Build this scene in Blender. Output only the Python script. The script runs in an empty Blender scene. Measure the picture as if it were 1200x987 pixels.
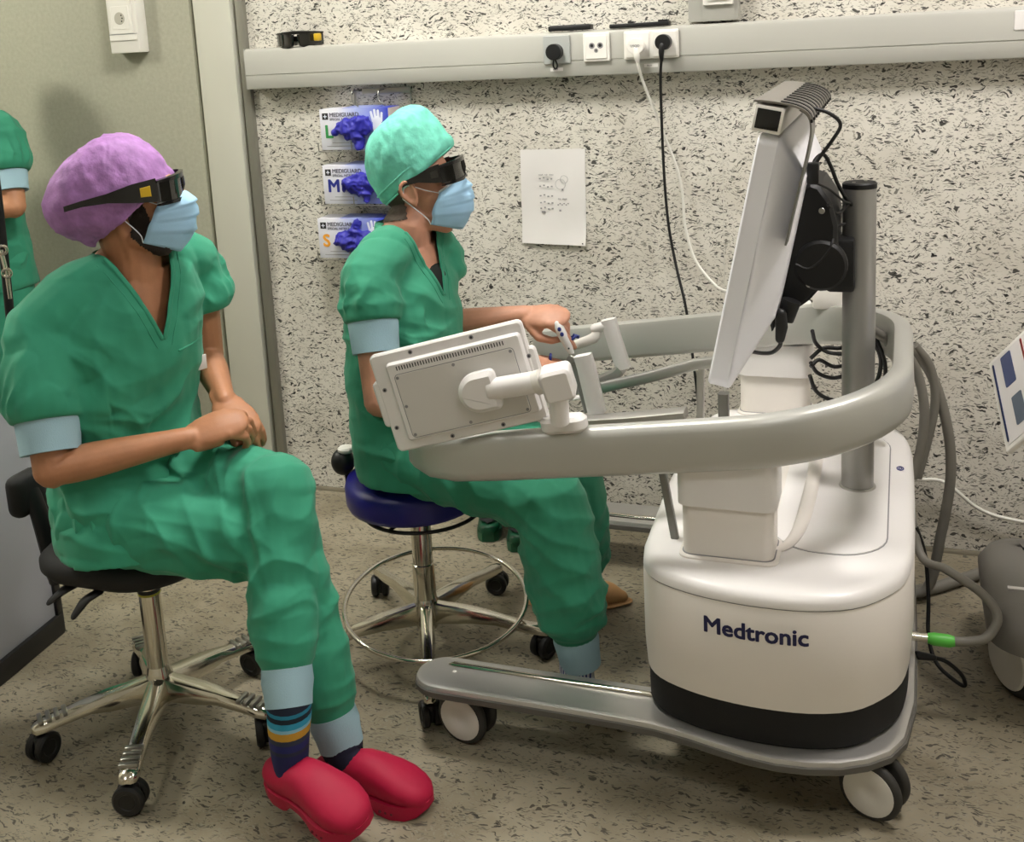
import bpy, bmesh, math, random
import numpy as np
from mathutils import Vector, Matrix
from mathutils.bvhtree import BVHTree

S = bpy.context.scene
COL = S.collection
random.seed(7)
R = math.radians
PI = math.pi

# ------------------------------------------------------------------ camera
cd = bpy.data.cameras.new('camera')
cam = bpy.data.objects.new('camera', cd)
COL.objects.link(cam)
cd.sensor_fit = 'HORIZONTAL'
cd.sensor_width = 36.0
cd.lens = 1313.0 / 1200.0 * 36.0
cd.shift_x = 32.5 / 1200.0
cd.shift_y = -203.4 / 1200.0
cd.clip_start = 0.05
_pitch, _roll, _yaw = 0.1895, -0.0566, 0.3632
_f = Vector((-math.sin(_yaw) * math.cos(_pitch), math.cos(_yaw) * math.cos(_pitch), -math.sin(_pitch)))
_r = Vector((math.cos(_yaw), math.sin(_yaw), 0))
_u = _r.cross(_f)
_r2 = _r * math.cos(_roll) + _u * math.sin(_roll)
_u2 = -_r * math.sin(_roll) + _u * math.cos(_roll)
cam.matrix_world = Matrix(((_r2.x, _u2.x, -_f.x, 1.1254), (_r2.y, _u2.y, -_f.y, -3.3265),
                           (_r2.z, _u2.z, -_f.z, 1.577), (0, 0, 0, 1)))
S.camera = cam

# ------------------------------------------------------------------ world, exposure
W = bpy.data.worlds.new('world')
S.world = W
W.use_nodes = True
W.node_tree.nodes['Background'].inputs[0].default_value = (0.95, 0.97, 1.0, 1)
W.node_tree.nodes['Background'].inputs[1].default_value = 0.04
S.view_settings.view_transform = 'Standard'
S.view_settings.look = 'None'
S.view_settings.gamma = 1.0
S.view_settings.use_curve_mapping = False
S.view_settings.exposure = 0.50

# lamps of the room: (x, y, half size x, half size y, strength, warm colour)
CEIL = 2.75
LAMPS = [(-2.65, -1.5, .22, .22, 66, (1.0, 0.97, 0.84)),
         (-0.15, -0.90, .22, .22, 52, (1.0, 0.97, 0.90)),
         (1.75, -0.95, .22, .22, 44, (1.0, 0.95, 0.92)),
         (-0.9, -2.7, .22, .22, 13, (1.0, 0.98, 0.95)),
         (1.3, -2.7, .22, .22, 13, (1.0, 0.97, 0.96))]

# ------------------------------------------------------------------ materials
def srgb(c):
    if isinstance(c, str):
        c = tuple(int(c[i:i + 2], 16) / 255 for i in (0, 2, 4))
    return tuple(x / 12.92 if x <= .04045 else ((x + .055) / 1.055) ** 2.4 for x in c) + (1.0,)

def newmat(name):
    m = bpy.data.materials.new(name)
    m.use_nodes = True
    nt = m.node_tree
    return m, nt, nt.nodes['Principled BSDF']

def mat(name, col, rough=.5, metal=0., spec=.5, bump=0., bscale=200., var=0., vscale=6., emit=None, trans=0., coat=0., aniso=None, sheen=0.):
    m, nt, b = newmat(name)
    c = srgb(col)
    b.inputs['Base Color'].default_value = c
    b.inputs['Roughness'].default_value = rough
    b.inputs['Metallic'].default_value = metal
    b.inputs['Specular IOR Level'].default_value = spec
    b.inputs['Coat Weight'].default_value = coat
    b.inputs['Sheen Weight'].default_value = sheen
    b.inputs['Transmission Weight'].default_value = trans
    if emit:
        b.inputs['Emission Color'].default_value = (*emit[0], 1)
        b.inputs['Emission Strength'].default_value = emit[1]
    L = nt.links.new
    if bump or var:
        tc = nt.nodes.new('ShaderNodeTexCoord')
    if var:
        n = nt.nodes.new('ShaderNodeTexNoise')
        n.inputs['Scale'].default_value = vscale
        n.inputs['Detail'].default_value = 4
        L(tc.outputs['Object'], n.inputs['Vector'])
        mr = nt.nodes.new('ShaderNodeMapRange')
        mr.inputs[1].default_value = .3; mr.inputs[2].default_value = .7
        mr.inputs[3].default_value = 1 - var; mr.inputs[4].default_value = 1 + var
        L(n.outputs[0], mr.inputs[0])
        mx = nt.nodes.new('ShaderNodeVectorMath'); mx.operation = 'SCALE'
        mx.inputs[0].default_value = c[:3]
        L(mr.outputs[0], mx.inputs['Scale'])
        L(mx.outputs[0], b.inputs['Base Color'])
    if bump:
        n2 = nt.nodes.new('ShaderNodeTexNoise')
        n2.inputs['Scale'].default_value = bscale
        n2.inputs['Detail'].default_value = 3
        if aniso:
            mp = nt.nodes.new('ShaderNodeMapping')
            mp.inputs['Scale'].default_value = aniso
            L(tc.outputs['Object'], mp.inputs['Vector']); L(mp.outputs[0], n2.inputs['Vector'])
        else:
            L(tc.outputs['Object'], n2.inputs['Vector'])
        bp = nt.nodes.new('ShaderNodeBump')
        bp.inputs['Strength'].default_value = bump
        bp.inputs['Distance'].default_value = .004
        L(n2.outputs[0], bp.inputs['Height'])
        L(bp.outputs[0], b.inputs['Normal'])
    return m

def speckle(name, base, base2, plane, dark=1.0, rough=.5):
    """speckled resilient vinyl: pale ground with dark flecks and curly strokes"""
    m, nt, b = newmat(name)
    N = nt.nodes.new; L = nt.links.new
    geo = N('ShaderNodeNewGeometry')
    sep = N('ShaderNodeSeparateXYZ'); L(geo.outputs['Position'], sep.inputs[0])
    com = N('ShaderNodeCombineXYZ')
    L(sep.outputs[0], com.inputs[0]); L(sep.outputs[2 if plane == 'xz' else 1], com.inputs[1])
    scl = N('ShaderNodeVectorMath'); scl.operation = 'SCALE'; L(com.outputs[0], scl.inputs[0]); scl.inputs['Scale'].default_value = 1.0
    vec = scl.outputs[0]
    def math_(op, a, c=None, clamp=False):
        n = N('ShaderNodeMath'); n.operation = op; n.use_clamp = clamp
        for i, x in enumerate((a, c)):
            if x is None: continue
            if isinstance(x, (int, float)): n.inputs[i].default_value = x
            else: L(x, n.inputs[i])
        return n.outputs[0]
    def noise(scale, detail=2, offs=0., sx=1., sy=1., dist=0., color=False, rot=0.):
        mp = N('ShaderNodeMapping'); mp.inputs['Location'].default_value = (offs, offs * 1.7, offs * .3)
        mp.inputs['Scale'].default_value = (sx, sy, 1); mp.inputs['Rotation'].default_value = (0, 0, rot)
        L(vec, mp.inputs[0])
        n = N('ShaderNodeTexNoise'); n.inputs['Scale'].default_value = scale
        n.inputs['Detail'].default_value = detail; n.inputs['Distortion'].default_value = dist
        L(mp.outputs[0], n.inputs['Vector'])
        return n.outputs[1 if color else 0]
    def smooth(x, lo, hi):
        mr = N('ShaderNodeMapRange'); mr.interpolation_type = 'SMOOTHSTEP'
        L(x, mr.inputs[0]); mr.inputs[1].default_value = lo; mr.inputs[2].default_value = hi
        mr.inputs[3].default_value = 0; mr.inputs[4].default_value = 1
        return mr.outputs[0]
    wc = noise(16, 3, 3.1, color=True)
    vs = N('ShaderNodeVectorMath'); vs.operation = 'SUBTRACT'; L(wc, vs.inputs[0]); vs.inputs[1].default_value = (.5, .5, .5)
    vm = N('ShaderNodeVectorMath'); vm.operation = 'MULTIPLY_ADD'
    L(vs.outputs[0], vm.inputs[0]); vm.inputs[1].default_value = (.07, .07, 0); L(vec, vm.inputs[2])
    def fleck(sx, sy, offs, thr, prob, rot=0.):
        mp = N('ShaderNodeMapping'); mp.inputs['Scale'].default_value = (sx, sy, 1)
        mp.inputs['Location'].default_value = (offs, offs, 0); mp.inputs['Rotation'].default_value = (0, 0, rot)
        L(vm.outputs[0], mp.inputs[0])
        v = N('ShaderNodeTexVoronoi'); v.voronoi_dimensions = '2D'; v.inputs['Scale'].default_value = 1
        L(mp.outputs[0], v.inputs['Vector'])
        sc = N('ShaderNodeSeparateColor'); L(v.outputs['Color'], sc.inputs[0])
        rad = math_('MULTIPLY', smooth(sc.outputs[0], 1 - prob, 1.0), thr)
        d = math_('SUBTRACT', rad, v.outputs['Distance'])
        return smooth(d, 0.0, .05)
    f1 = fleck(44, 140, 0., .38, .30, .12)
    f2 = fleck(64, 210, 5.3, .38, .45, .3)
    f3 = fleck(105, 290, 9.1, .42, .6, -.25)
    f4 = fleck(40, 130, 2.2, .36, .15, -.35)
    # curly strokes: thin iso-lines of a noise inside patches
    n1 = noise(21, 2, 1.3, .8, 1.6, 1.2, rot=.25)
    band = math_('SUBTRACT', 1.0, smooth(math_('ABSOLUTE', math_('SUBTRACT', n1, .5)), .010, .028))
    patch = smooth(noise(34, 2, 7.7, .7, 1.5), .57, .62)
    stroke = math_('MULTIPLY', band, patch)
    n3 = noise(34, 2, 4.3, .8, 1.6, 1.0, rot=-.3)
    band2 = math_('SUBTRACT', 1.0, smooth(math_('ABSOLUTE', math_('SUBTRACT', n3, .5)), .010, .030))
    patch2 = smooth(noise(44, 2, 2.7, .7, 1.5), .54, .60)
    stroke2 = math_('MULTIPLY', math_('MULTIPLY', band2, patch2), .8)
    cloud = smooth(noise(5, 4, 11.), .35, .68)
    def mix(fac, a, c):
        n = N('ShaderNodeMix'); n.data_type = 'RGBA'
        if isinstance(fac, (int, float)): n.inputs[0].default_value = fac
        else: L(fac, n.inputs[0])
        for i, x in ((6, a), (7, c)):
            if isinstance(x, tuple): n.inputs[i].default_value = x
            else: L(x, n.inputs[i])
        return n.outputs[2]
    c = mix(cloud, srgb(base), srgb(base2))
    grey = srgb('8d8a7c'); blk = srgb('141312'); mid = srgb('4a4842')
    c = mix(math_('MULTIPLY', f3, .75 * dark), c, grey)
    c = mix(math_('MULTIPLY', f2, .8 * dark), c, mid)
    c = mix(math_('MULTIPLY', stroke2, .75 * dark), c, mid)
    c = mix(math_('MULTIPLY', f4, .9 * dark), c, blk)
    c = mix(math_('MULTIPLY', f1, .9 * dark), c, blk)
    c = mix(math_('MULTIPLY', stroke, .92 * dark), c, blk)
    L(c, b.inputs['Base Color'])
    b.inputs['Roughness'].default_value = rough
    b.inputs['Specular IOR Level'].default_value = .35
    return m

M = {}
M['wall'] = speckle('speckled_wall_vinyl', 'd8d4ca', 'cbc6bb', 'xz', 1.0, .55)
M['floor'] = speckle('speckled_floor_vinyl', '9a917d', '807763', 'xy', .8, .45)
M['door'] = mat('door_laminate', 'a6a593', .55, var=.07, vscale=70, bump=.12, bscale=260)
M['frame'] = mat('frame_paint', 'c6c5b8', .45)
M['gap'] = mat('dark_gap', '1c1710', .8)
M['edge'] = mat('grey_edge_metal', '8b897f', .45, .5)
M['duct'] = mat('duct_grey', 'b0afa7', .45)
M['white_p'] = mat('white_plastic', 'e9e6df', .35)
M['plaster'] = mat('plaster', 'c9c6bc', .8)
M['ceil'] = mat('ceiling_tile', 'd8d6cf', .9)
M['black_p'] = mat('black_plastic', '0d0d0e', .45)
M['black_m'] = mat('black_metal', '131314', .5, .3)
M['black_c'] = mat('black_cable', '0f0f10', .5)
M['white_c'] = mat('white_cable', 'dcdad2', .45)
M['grey_c'] = mat('grey_hose', '77746c', .5)
M['paper'] = mat('paper', 'dedbd8', .8)
M['ink'] = mat('ink', '8d8c8e', .8)
M['ink_d'] = mat('ink_dark', '2b2b2e', .8)
M['cart'] = mat('cart_white', 'e6e0d9', .38, coat=.1)
M['cart_w'] = mat('cart_white_light', 'e9e6e4', .35, coat=.1)
M['screen_w'] = mat('screen_shell_white', 'ececf1', .4)
M['cart_g'] = mat('cart_grey', '8f8f8e', .45)
M['alu'] = mat('brushed_aluminium', 'bcbcb6', .38, .35, bump=.03, bscale=60, aniso=(2, 2, 60))
M['alu_l'] = mat('satin_aluminium', 'b9b7b3', .34, .7)
M['alu_d'] = mat('dark_aluminium', '82817d', .40, .55)
M['chrome'] = mat('chrome', 'd8d4c8', .14, 1.0)
M['steel'] = mat('steel', 'aaa9a4', .3, 1.0)
M['band'] = mat('black_mesh_band', '09090a', .75, bump=.3, bscale=900)
M['logo'] = mat('logo_blue', '14174a', .5)
M['navy'] = mat('navy_buttons', '1b2a78', .4)
M['skin1'] = mat('skin_tan', 'b07a58', .5, var=.08, vscale=30, bump=.06, bscale=260)
M['skin2'] = mat('skin_pink', 'bf8a70', .5, var=.10, vscale=28, bump=.06, bscale=260)
M['skin3'] = mat('skin_light', 'b98360', .5, var=.08, vscale=30)
M['beard'] = mat('dark_beard', '21160f', .8, bump=.6, bscale=500)
M['hair2'] = mat('grey_hair', '4b4036', .8, bump=.6, bscale=500)
M['scrub'] = mat('scrub_green', '2f9272', .8, var=.06, vscale=9, bump=.08, bscale=700, sheen=.1)
M['scrub2'] = mat('scrub_green_deep', '2a8768', .8, var=.06, vscale=9, bump=.08, bscale=700, sheen=.1)
M['cuff'] = mat('blue_rib_knit', '9dbecb', .85, bump=.25, bscale=120, aniso=(6, 6, .6))
M['dark_shirt'] = mat('dark_undershirt', '10140f', .85)
M['cap1'] = mat('purple_cap_fabric', 'a072ae', .7, var=.2, vscale=40, bump=.45, bscale=75)
M['cap2'] = mat('mint_cap_fabric', '6fccb6', .7, var=.14, vscale=40, bump=.4, bscale=75)
M['mask'] = mat('blue_mask_fabric', 'a2cbe9', .8, var=.04, vscale=20, bump=.08, bscale=400)
M['mask_w'] = mat('white_elastic', 'dfe4ea', .8)
M['g_black'] = mat('glasses_black', '0c0b0b', .25, coat=.3)
M['g_lens'] = mat('glasses_dark_lens', '1e1d19', .06, coat=.6)
M['amber'] = mat('amber_side_lens', 'c9a51c', .4)
M['clog_r'] = mat('red_rubber', 'a8143a', .58, spec=.3, var=.06, vscale=14, bump=.04, bscale=120)
M['clog_g'] = mat('green_rubber', '0d5236', .4)
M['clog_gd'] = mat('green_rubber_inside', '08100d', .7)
M['clog_hole'] = mat('sole_holes', '5c0d20', .7)
M['tan'] = mat('tan_leather', 'b88e5e', .6)
M['blue_seat'] = mat('blue_vinyl', '10106e', .38)
M['black_fab'] = mat('black_upholstery', '0e0e0f', .7, bump=.2, bscale=500)
M['cabinet'] = mat('cabinet_grey', 'a6a8b0', .55)
M['glove'] = mat('blue_nitrile', '2b2aa0', .45, bump=.15, bscale=90)
M['green_plug'] = mat('green_sleeve', '57b845', .4)
M['tyre'] = mat('grey_tyre', '33322f', .6)
M['wheel_w'] = mat('white_wheel', 'd9d6cf', .4)
M['yellow'] = mat('yellow_line', 'b9b33a', .5)
def wrinkle(m, scale=13., dist=.02, strength=.45):
    nt = m.node_tree; b = nt.nodes['Principled BSDF']; old = b.inputs['Normal'].links[0].from_socket if b.inputs['Normal'].links else None
    tc = nt.nodes.new('ShaderNodeTexCoord'); mp = nt.nodes.new('ShaderNodeMapping')
    mp.inputs['Rotation'].default_value = (.5, .3, .6); mp.inputs['Scale'].default_value = (1.6, 1.0, .55)
    n = nt.nodes.new('ShaderNodeTexNoise'); n.noise_type = 'RIDGED_MULTIFRACTAL'
    n.inputs['Scale'].default_value = scale; n.inputs['Detail'].default_value = 2.0; n.inputs['Distortion'].default_value = .7
    bp = nt.nodes.new('ShaderNodeBump'); bp.inputs['Strength'].default_value = strength; bp.inputs['Distance'].default_value = dist
    L = nt.links.new
    L(tc.outputs['Object'], mp.inputs[0]); L(mp.outputs[0], n.inputs['Vector']); L(n.outputs[0], bp.inputs['Height'])
    if old: L(old, bp.inputs['Normal'])
    L(bp.outputs[0], b.inputs['Normal'])
wrinkle(M['scrub'], 6., .03, .5); wrinkle(M['scrub2'], 6., .03, .5)
wrinkle(M['cap1'], 22., .006, .5); wrinkle(M['cap2'], 22., .006, .5)

def striped(name, stops, axis, scale_lo, scale_hi):
    """bands along the world height: knitted stripes"""
    m, nt, b = newmat(name)
    g = nt.nodes.new('ShaderNodeNewGeometry'); s = nt.nodes.new('ShaderNodeSeparateXYZ')
    nt.links.new(g.outputs['Position'], s.inputs[0])
    mr = nt.nodes.new('ShaderNodeMapRange'); nt.links.new(s.outputs[axis], mr.inputs[0])
    mr.inputs[1].default_value = scale_lo; mr.inputs[2].default_value = scale_hi
    cr = nt.nodes.new('ShaderNodeValToRGB'); cr.color_ramp.interpolation = 'CONSTANT'
    nt.links.new(mr.outputs[0], cr.inputs[0])
    e = cr.color_ramp.elements
    while len(e) < len(stops): e.new(.5)
    for i, (p, c) in enumerate(stops):
        e[i].position = p; e[i].color = srgb(c)
    nt.links.new(cr.outputs[0], b.inputs['Base Color'])
    b.inputs['Roughness'].default_value = .9
    return m

# ------------------------------------------------------------------ mesh helpers (all give (verts, faces))
A = lambda *t: np.array(t, float)
def nrm(v):
    v = np.asarray(v, float); return v / (np.linalg.norm(v) + 1e-12)

def join(*ms):
    V, F, o = [], [], 0
    for v, f in ms:
        v = np.asarray(v, float)
        V.append(v); F += [tuple(i + o for i in t) for t in f]; o += len(v)
    return np.concatenate(V), F

def rings_mesh(rings, cap0=True, cap1=True, closed=True):
    n = len(rings[0]); V = np.concatenate([np.asarray(r, float) for r in rings]); F = []
    for k in range(len(rings) - 1):
        for i in range(n if closed else n - 1):
            j = (i + 1) % n
            F.append((k * n + i, k * n + j, (k + 1) * n + j, (k + 1) * n + i))
    if cap0: F.append(tuple(range(n - 1, -1, -1)))
    if cap1: F.append(tuple(range((len(rings) - 1) * n, len(rings) * n)))
    return V, F

def catmull(P, sub):
    P = [np.asarray(p, float) for p in P]
    if len(P) < 3 or sub < 2:
        return np.array(P)
    Q = [2 * P[0] - P[1]] + P + [2 * P[-1] - P[-2]]
    out = []
    for i in range(1, len(Q) - 2):
        for k in range(sub):
            t = k / sub
            out.append(.5 * (2 * Q[i] + (Q[i + 1] - Q[i - 1]) * t + (2 * Q[i - 1] - 5 * Q[i] + 4 * Q[i + 1] - Q[i + 2]) * t * t
                             + (3 * Q[i] - Q[i - 1] - 3 * Q[i + 1] + Q[i + 2]) * t ** 3))
    out.append(P[-1])
    return np.array(out)

def tube(P, rad, n=12, sub=1, round_=False, up=None, ratio=1.0):
    """tube along a polyline; ratio flattens it along `up`"""
    rad = [rad] * len(P) if isinstance(rad, (int, float)) else list(rad)
    Rr = catmull([A(r, 0, 0) for r in rad], sub)[:, 0]
    P = catmull(P, sub)
    T = np.gradient(P, axis=0) if len(P) > 2 else np.array([P[1] - P[0]] * len(P))
    T = np.array([nrm(t) for t in T])
    if up is None:
        a = A(0, 0, 1) if abs(T[0][2]) < .9 else A(1, 0, 0)
    else:
        a = np.asarray(up, float)
    pts, rr, tt = list(P), list(Rr), list(T)
    if round_:
        for s, i in ((-1, 0), (1, -1)):
            ex = [(P[i] + s * T[i] * Rr[i] * math.sin(x), Rr[i] * max(math.cos(x), .04), T[i]) for x in (R(30), R(58), R(86))]
            if s < 0:
                ex = ex[::-1]
                pts = [e[0] for e in ex] + pts; rr = [e[1] for e in ex] + rr; tt = [e[2] for e in ex] + tt
            else:
                pts += [e[0] for e in ex]; rr += [e[1] for e in ex]; tt += [e[2] for e in ex]
    rings = []; ang = np.linspace(0, 2 * PI, n, endpoint=False)
    u = a
    for p, r, t in zip(pts, rr, tt):
        if up is None:
            u = nrm(u - t * np.dot(u, t))
        else:
            u = nrm(a - t * np.dot(a, t))
        w = np.cross(t, u)
        rings.append(p + r * (np.outer(np.cos(ang), w) + np.outer(np.sin(ang) * ratio, u)))
    return rings_mesh(rings)

def seg(p0, p1, r0, r1=None, n=14):
    r1 = r0 if r1 is None else r1
    return tube([p0, p1], [r0, r1], n, 1, True)

def cyl(p0, p1, r, n=24, bev=.0):
    p0, p1 = A(*p0), A(*p1)
    if bev:
        d = nrm(p1 - p0)
        return tube([p0, p0 + d * 1e-5, p0 + d * bev, p1 - d * bev, p1 - d * 1e-5, p1], [r - bev, r - bev, r, r, r - bev, r - bev], n)
    return tube([p0, p1], r, n)

def ell(c, r, X=None, n=18, m=12):
    X = np.eye(3) if X is None else np.asarray(X)   # rows = axes
    rings = []
    for k in range(m + 1):
        th = PI * k / m; s = max(math.sin(th), .02); z = -math.cos(th)
        a = np.linspace(0, 2 * PI, n, endpoint=False)
        L = np.stack([np.cos(a) * s * r[0], np.sin(a) * s * r[1], np.full(n, z * r[2])], 1)
        rings.append(np.asarray(c) + L @ X)
    return rings_mesh(rings)

def rbox(c, h, bev=.005, X=None, seg_=2):
    bm = bmesh.new(); bmesh.ops.create_cube(bm, size=2.0)
    for v in bm.verts:
        v.co = Vector((v.co.x * h[0], v.co.y * h[1], v.co.z * h[2]))
    if bev:
        bmesh.ops.bevel(bm, geom=bm.edges[:], offset=bev, segments=seg_, profile=.5, affect='EDGES')
    bm.verts.index_update()
    V = np.array([v.co[:] for v in bm.verts]); F = [tuple(v.index for v in f.verts) for f in bm.faces]
    bm.free()
    if X is not None: V = V @ np.asarray(X)
    return V + np.asarray(c, float), F

def outline(P, levels):
    """closed plan outline (counter-clockwise) lofted through (z, inset) levels"""
    P = np.asarray(P, float)[:, :2]
    nx, pv = np.roll(P, -1, 0), np.roll(P, 1, 0)
    t = nx - pv; t /= np.linalg.norm(t, axis=1)[:, None] + 1e-9
    nor = np.stack([t[:, 1], -t[:, 0]], 1)
    return rings_mesh([np.concatenate([P - nor * ins, np.full((len(P), 1), z)], 1) for z, ins in levels])

def rrect(x0, y0, x1, y1, r, n=8):
    if isinstance(r, (int, float)): r = (r,) * 4
    out = []
    for (cx, cy, a0, rr) in ((x1 - r[1], y0 + r[1], -90, r[1]), (x1 - r[2], y1 - r[2], 0, r[2]), (x0 + r[3], y1 - r[3], 90, r[3]), (x0 + r[0], y0 + r[0], 180, r[0])):
        for k in range(n + 1):
            a = R(a0 + 90 * k / n); out.append((cx + rr * math.cos(a), cy + rr * math.sin(a)))
    return out

def slab(P2, z0, z1, bev, O, X, Y, Z):
    """outline in a local plane, thickness along Z, placed with axes"""
    V, F = outline(P2, [(z0, bev), (z0 + bev, 0), (z1 - bev, 0), (z1, bev)] if bev else [(z0, 0), (z1, 0)])
    return np.asarray(O) + V[:, :1] * np.asarray(X) + V[:, 1:2] * np.asarray(Y) + V[:, 2:3] * np.asarray(Z), F

def lathe(prof, c=(0, 0, 0), n=32, X=None):
    a = np.linspace(0, 2 * PI, n, endpoint=False)
    rings = []
    for r, z in prof:
        L = np.stack([np.cos(a) * max(r, 1e-4), np.sin(a) * max(r, 1e-4), np.full(n, z)], 1)
        if X is not None: L = L @ np.asarray(X)
        rings.append(L + np.asarray(c, float))
    return rings_mesh(rings)

def frame_from(z, x=None):
    z = nrm(z); x = A(1, 0, 0) if x is None else np.asarray(x, float)
    x = nrm(x - z * np.dot(x, z)); return np.array([x, np.cross(z, x), z])

def ring(c, rmaj, rmin, X=None, n=48, m=8):
    X = np.eye(3) if X is None else X
    rings = []
    for i in range(n):
        a = 2 * PI * i / n; d = A(math.cos(a), math.sin(a), 0)
        rings.append([np.asarray(c) + (d * (rmaj + rmin * math.cos(b)) + A(0, 0, rmin * math.sin(b))) @ X for b in np.linspace(0, 2 * PI, m, endpoint=False)])
    V = np.concatenate(rings); F = []
    for i in range(n):
        for k in range(m):
            F.append((i * m + k, ((i + 1) % n) * m + k, ((i + 1) % n) * m + (k + 1) % m, i * m + (k + 1) % m))
    return V, F

def text(body, size, O, X, Y, Z, bold=0., depth=.0006, xs=1.0):
    c = bpy.data.curves.new('t', 'FONT'); c.body = body; c.size = size; c.extrude = depth; c.resolution_u = 3
    o = bpy.data.objects.new('t', c); COL.objects.link(o)
    dg = bpy.context.evaluated_depsgraph_get()
    me = bpy.data.meshes.new_from_object(o.evaluated_get(dg))
    V = np.array([v.co[:] for v in me.vertices]); F = [tuple(p.vertices) for p in me.polygons]
    bpy.data.objects.remove(o); bpy.data.curves.remove(c); bpy.data.meshes.remove(me)
    if bold:      # heavier strokes: the glyphs repeated a hair apart
        V, F = join(*[(V + A(dx * bold, dy * bold, k * 2e-5), F) for k, (dx, dy) in enumerate(((-1, 0), (1, 0), (0, .8), (0, -.8), (.7, .6), (-.7, .6), (.7, -.6), (-.7, -.6)))])
    return np.asarray(O) + V[:, :1] * xs * np.asarray(X) + V[:, 1:2] * np.asarray(Y) + V[:, 2:3] * np.asarray(Z), F

ORG = {}
def obj(name, vf, m, parent=None, sharp=40, label=None, kind=None):
    V, F = vf
    V = np.asarray(V, float)
    off = ORG.get(parent.name, A(0, 0, 0)) if parent else A(0, 0, 0)
    me = bpy.data.meshes.new(name)
    me.from_pydata((V - off).tolist(), [], F)
    me.validate()
    bm = bmesh.new(); bm.from_mesh(me)
    if len(F) < 20000: bmesh.ops.recalc_face_normals(bm, faces=bm.faces)
    bm.to_mesh(me); bm.free()
    me.materials.append(m)
    me.polygons.foreach_set('use_smooth', [True] * len(me.polygons))
    if sharp: me.set_sharp_from_angle(angle=R(sharp))
    o = bpy.data.objects.new(name, me); COL.objects.link(o)
    if parent: o.parent = parent
    ORG[o.name] = off
    if label: o['label'] = label
    if kind: o['kind'] = kind
    return o

def thing(name, loc, label, cat, group=None):
    o = bpy.data.objects.new(name, None); COL.objects.link(o)
    o.location = loc; o.empty_display_size = .05
    o['label'] = label; o['category'] = cat
    if group: o['group'] = group
    ORG[o.name] = A(*loc)
    return o

def tag(o, label, cat, group=None):
    o['label'] = label; o['category'] = cat
    if group: o['group'] = group
    return o

def struct(name, vf, m, parent=None, sharp=30):
    o = obj(name, vf, m, parent, sharp)
    if not parent: o['kind'] = 'structure'
    return o

# ---- noise
def vnoise(P):
    P = np.asarray(P, float); i = np.floor(P); f = P - i; f = f * f * (3 - 2 * f)
    def h(dx, dy, dz):
        q = i + A(dx, dy, dz)
        s = np.sin(q[:, 0] * 127.1 + q[:, 1] * 311.7 + q[:, 2] * 74.7) * 43758.5453
        return (s - np.floor(s)) * 2 - 1
    x, y, z = f.T
    l = lambda a, b, t: a + (b - a) * t
    return l(l(l(h(0, 0, 0), h(1, 0, 0), x), l(h(0, 1, 0), h(1, 1, 0), x), y),
             l(l(h(0, 0, 1), h(1, 0, 1), x), l(h(0, 1, 1), h(1, 1, 1), x), y), z)

def normals(V, F):
    me = bpy.data.meshes.new('n'); me.from_pydata(V.tolist(), [], F); me.update()
    N = np.empty(len(V) * 3, np.float32); me.vertex_normals.foreach_get('vector', N)
    bpy.data.meshes.remove(me); return N.reshape(-1, 3).astype(float)

def union(pieces, voxel, smooth):
    """one continuous surface from overlapping pieces"""
    V, F = join(*pieces)
    me = bpy.data.meshes.new('u'); me.from_pydata(V.tolist(), [], F)
    bm = bmesh.new(); bm.from_mesh(me)
    bmesh.ops.recalc_face_normals(bm, faces=bm.faces); bm.to_mesh(me); bm.free()
    o = bpy.data.objects.new('u', me); COL.objects.link(o)
    rm = o.modifiers.new('r', 'REMESH'); rm.mode = 'VOXEL'; rm.voxel_size = voxel; rm.adaptivity = 0
    if smooth:
        sm = o.modifiers.new('s', 'SMOOTH'); sm.factor = .5; sm.iterations = smooth
    dg = bpy.context.evaluated_depsgraph_get()
    m2 = bpy.data.meshes.new_from_object(o.evaluated_get(dg))
    V = np.empty(len(m2.vertices) * 3, np.float32); m2.vertices.foreach_get('co', V)
    F = [tuple(p.vertices) for p in m2.polygons]
    bpy.data.objects.remove(o); bpy.data.meshes.remove(me); bpy.data.meshes.remove(m2)
    return V.reshape(-1, 3).astype(float), F

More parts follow.
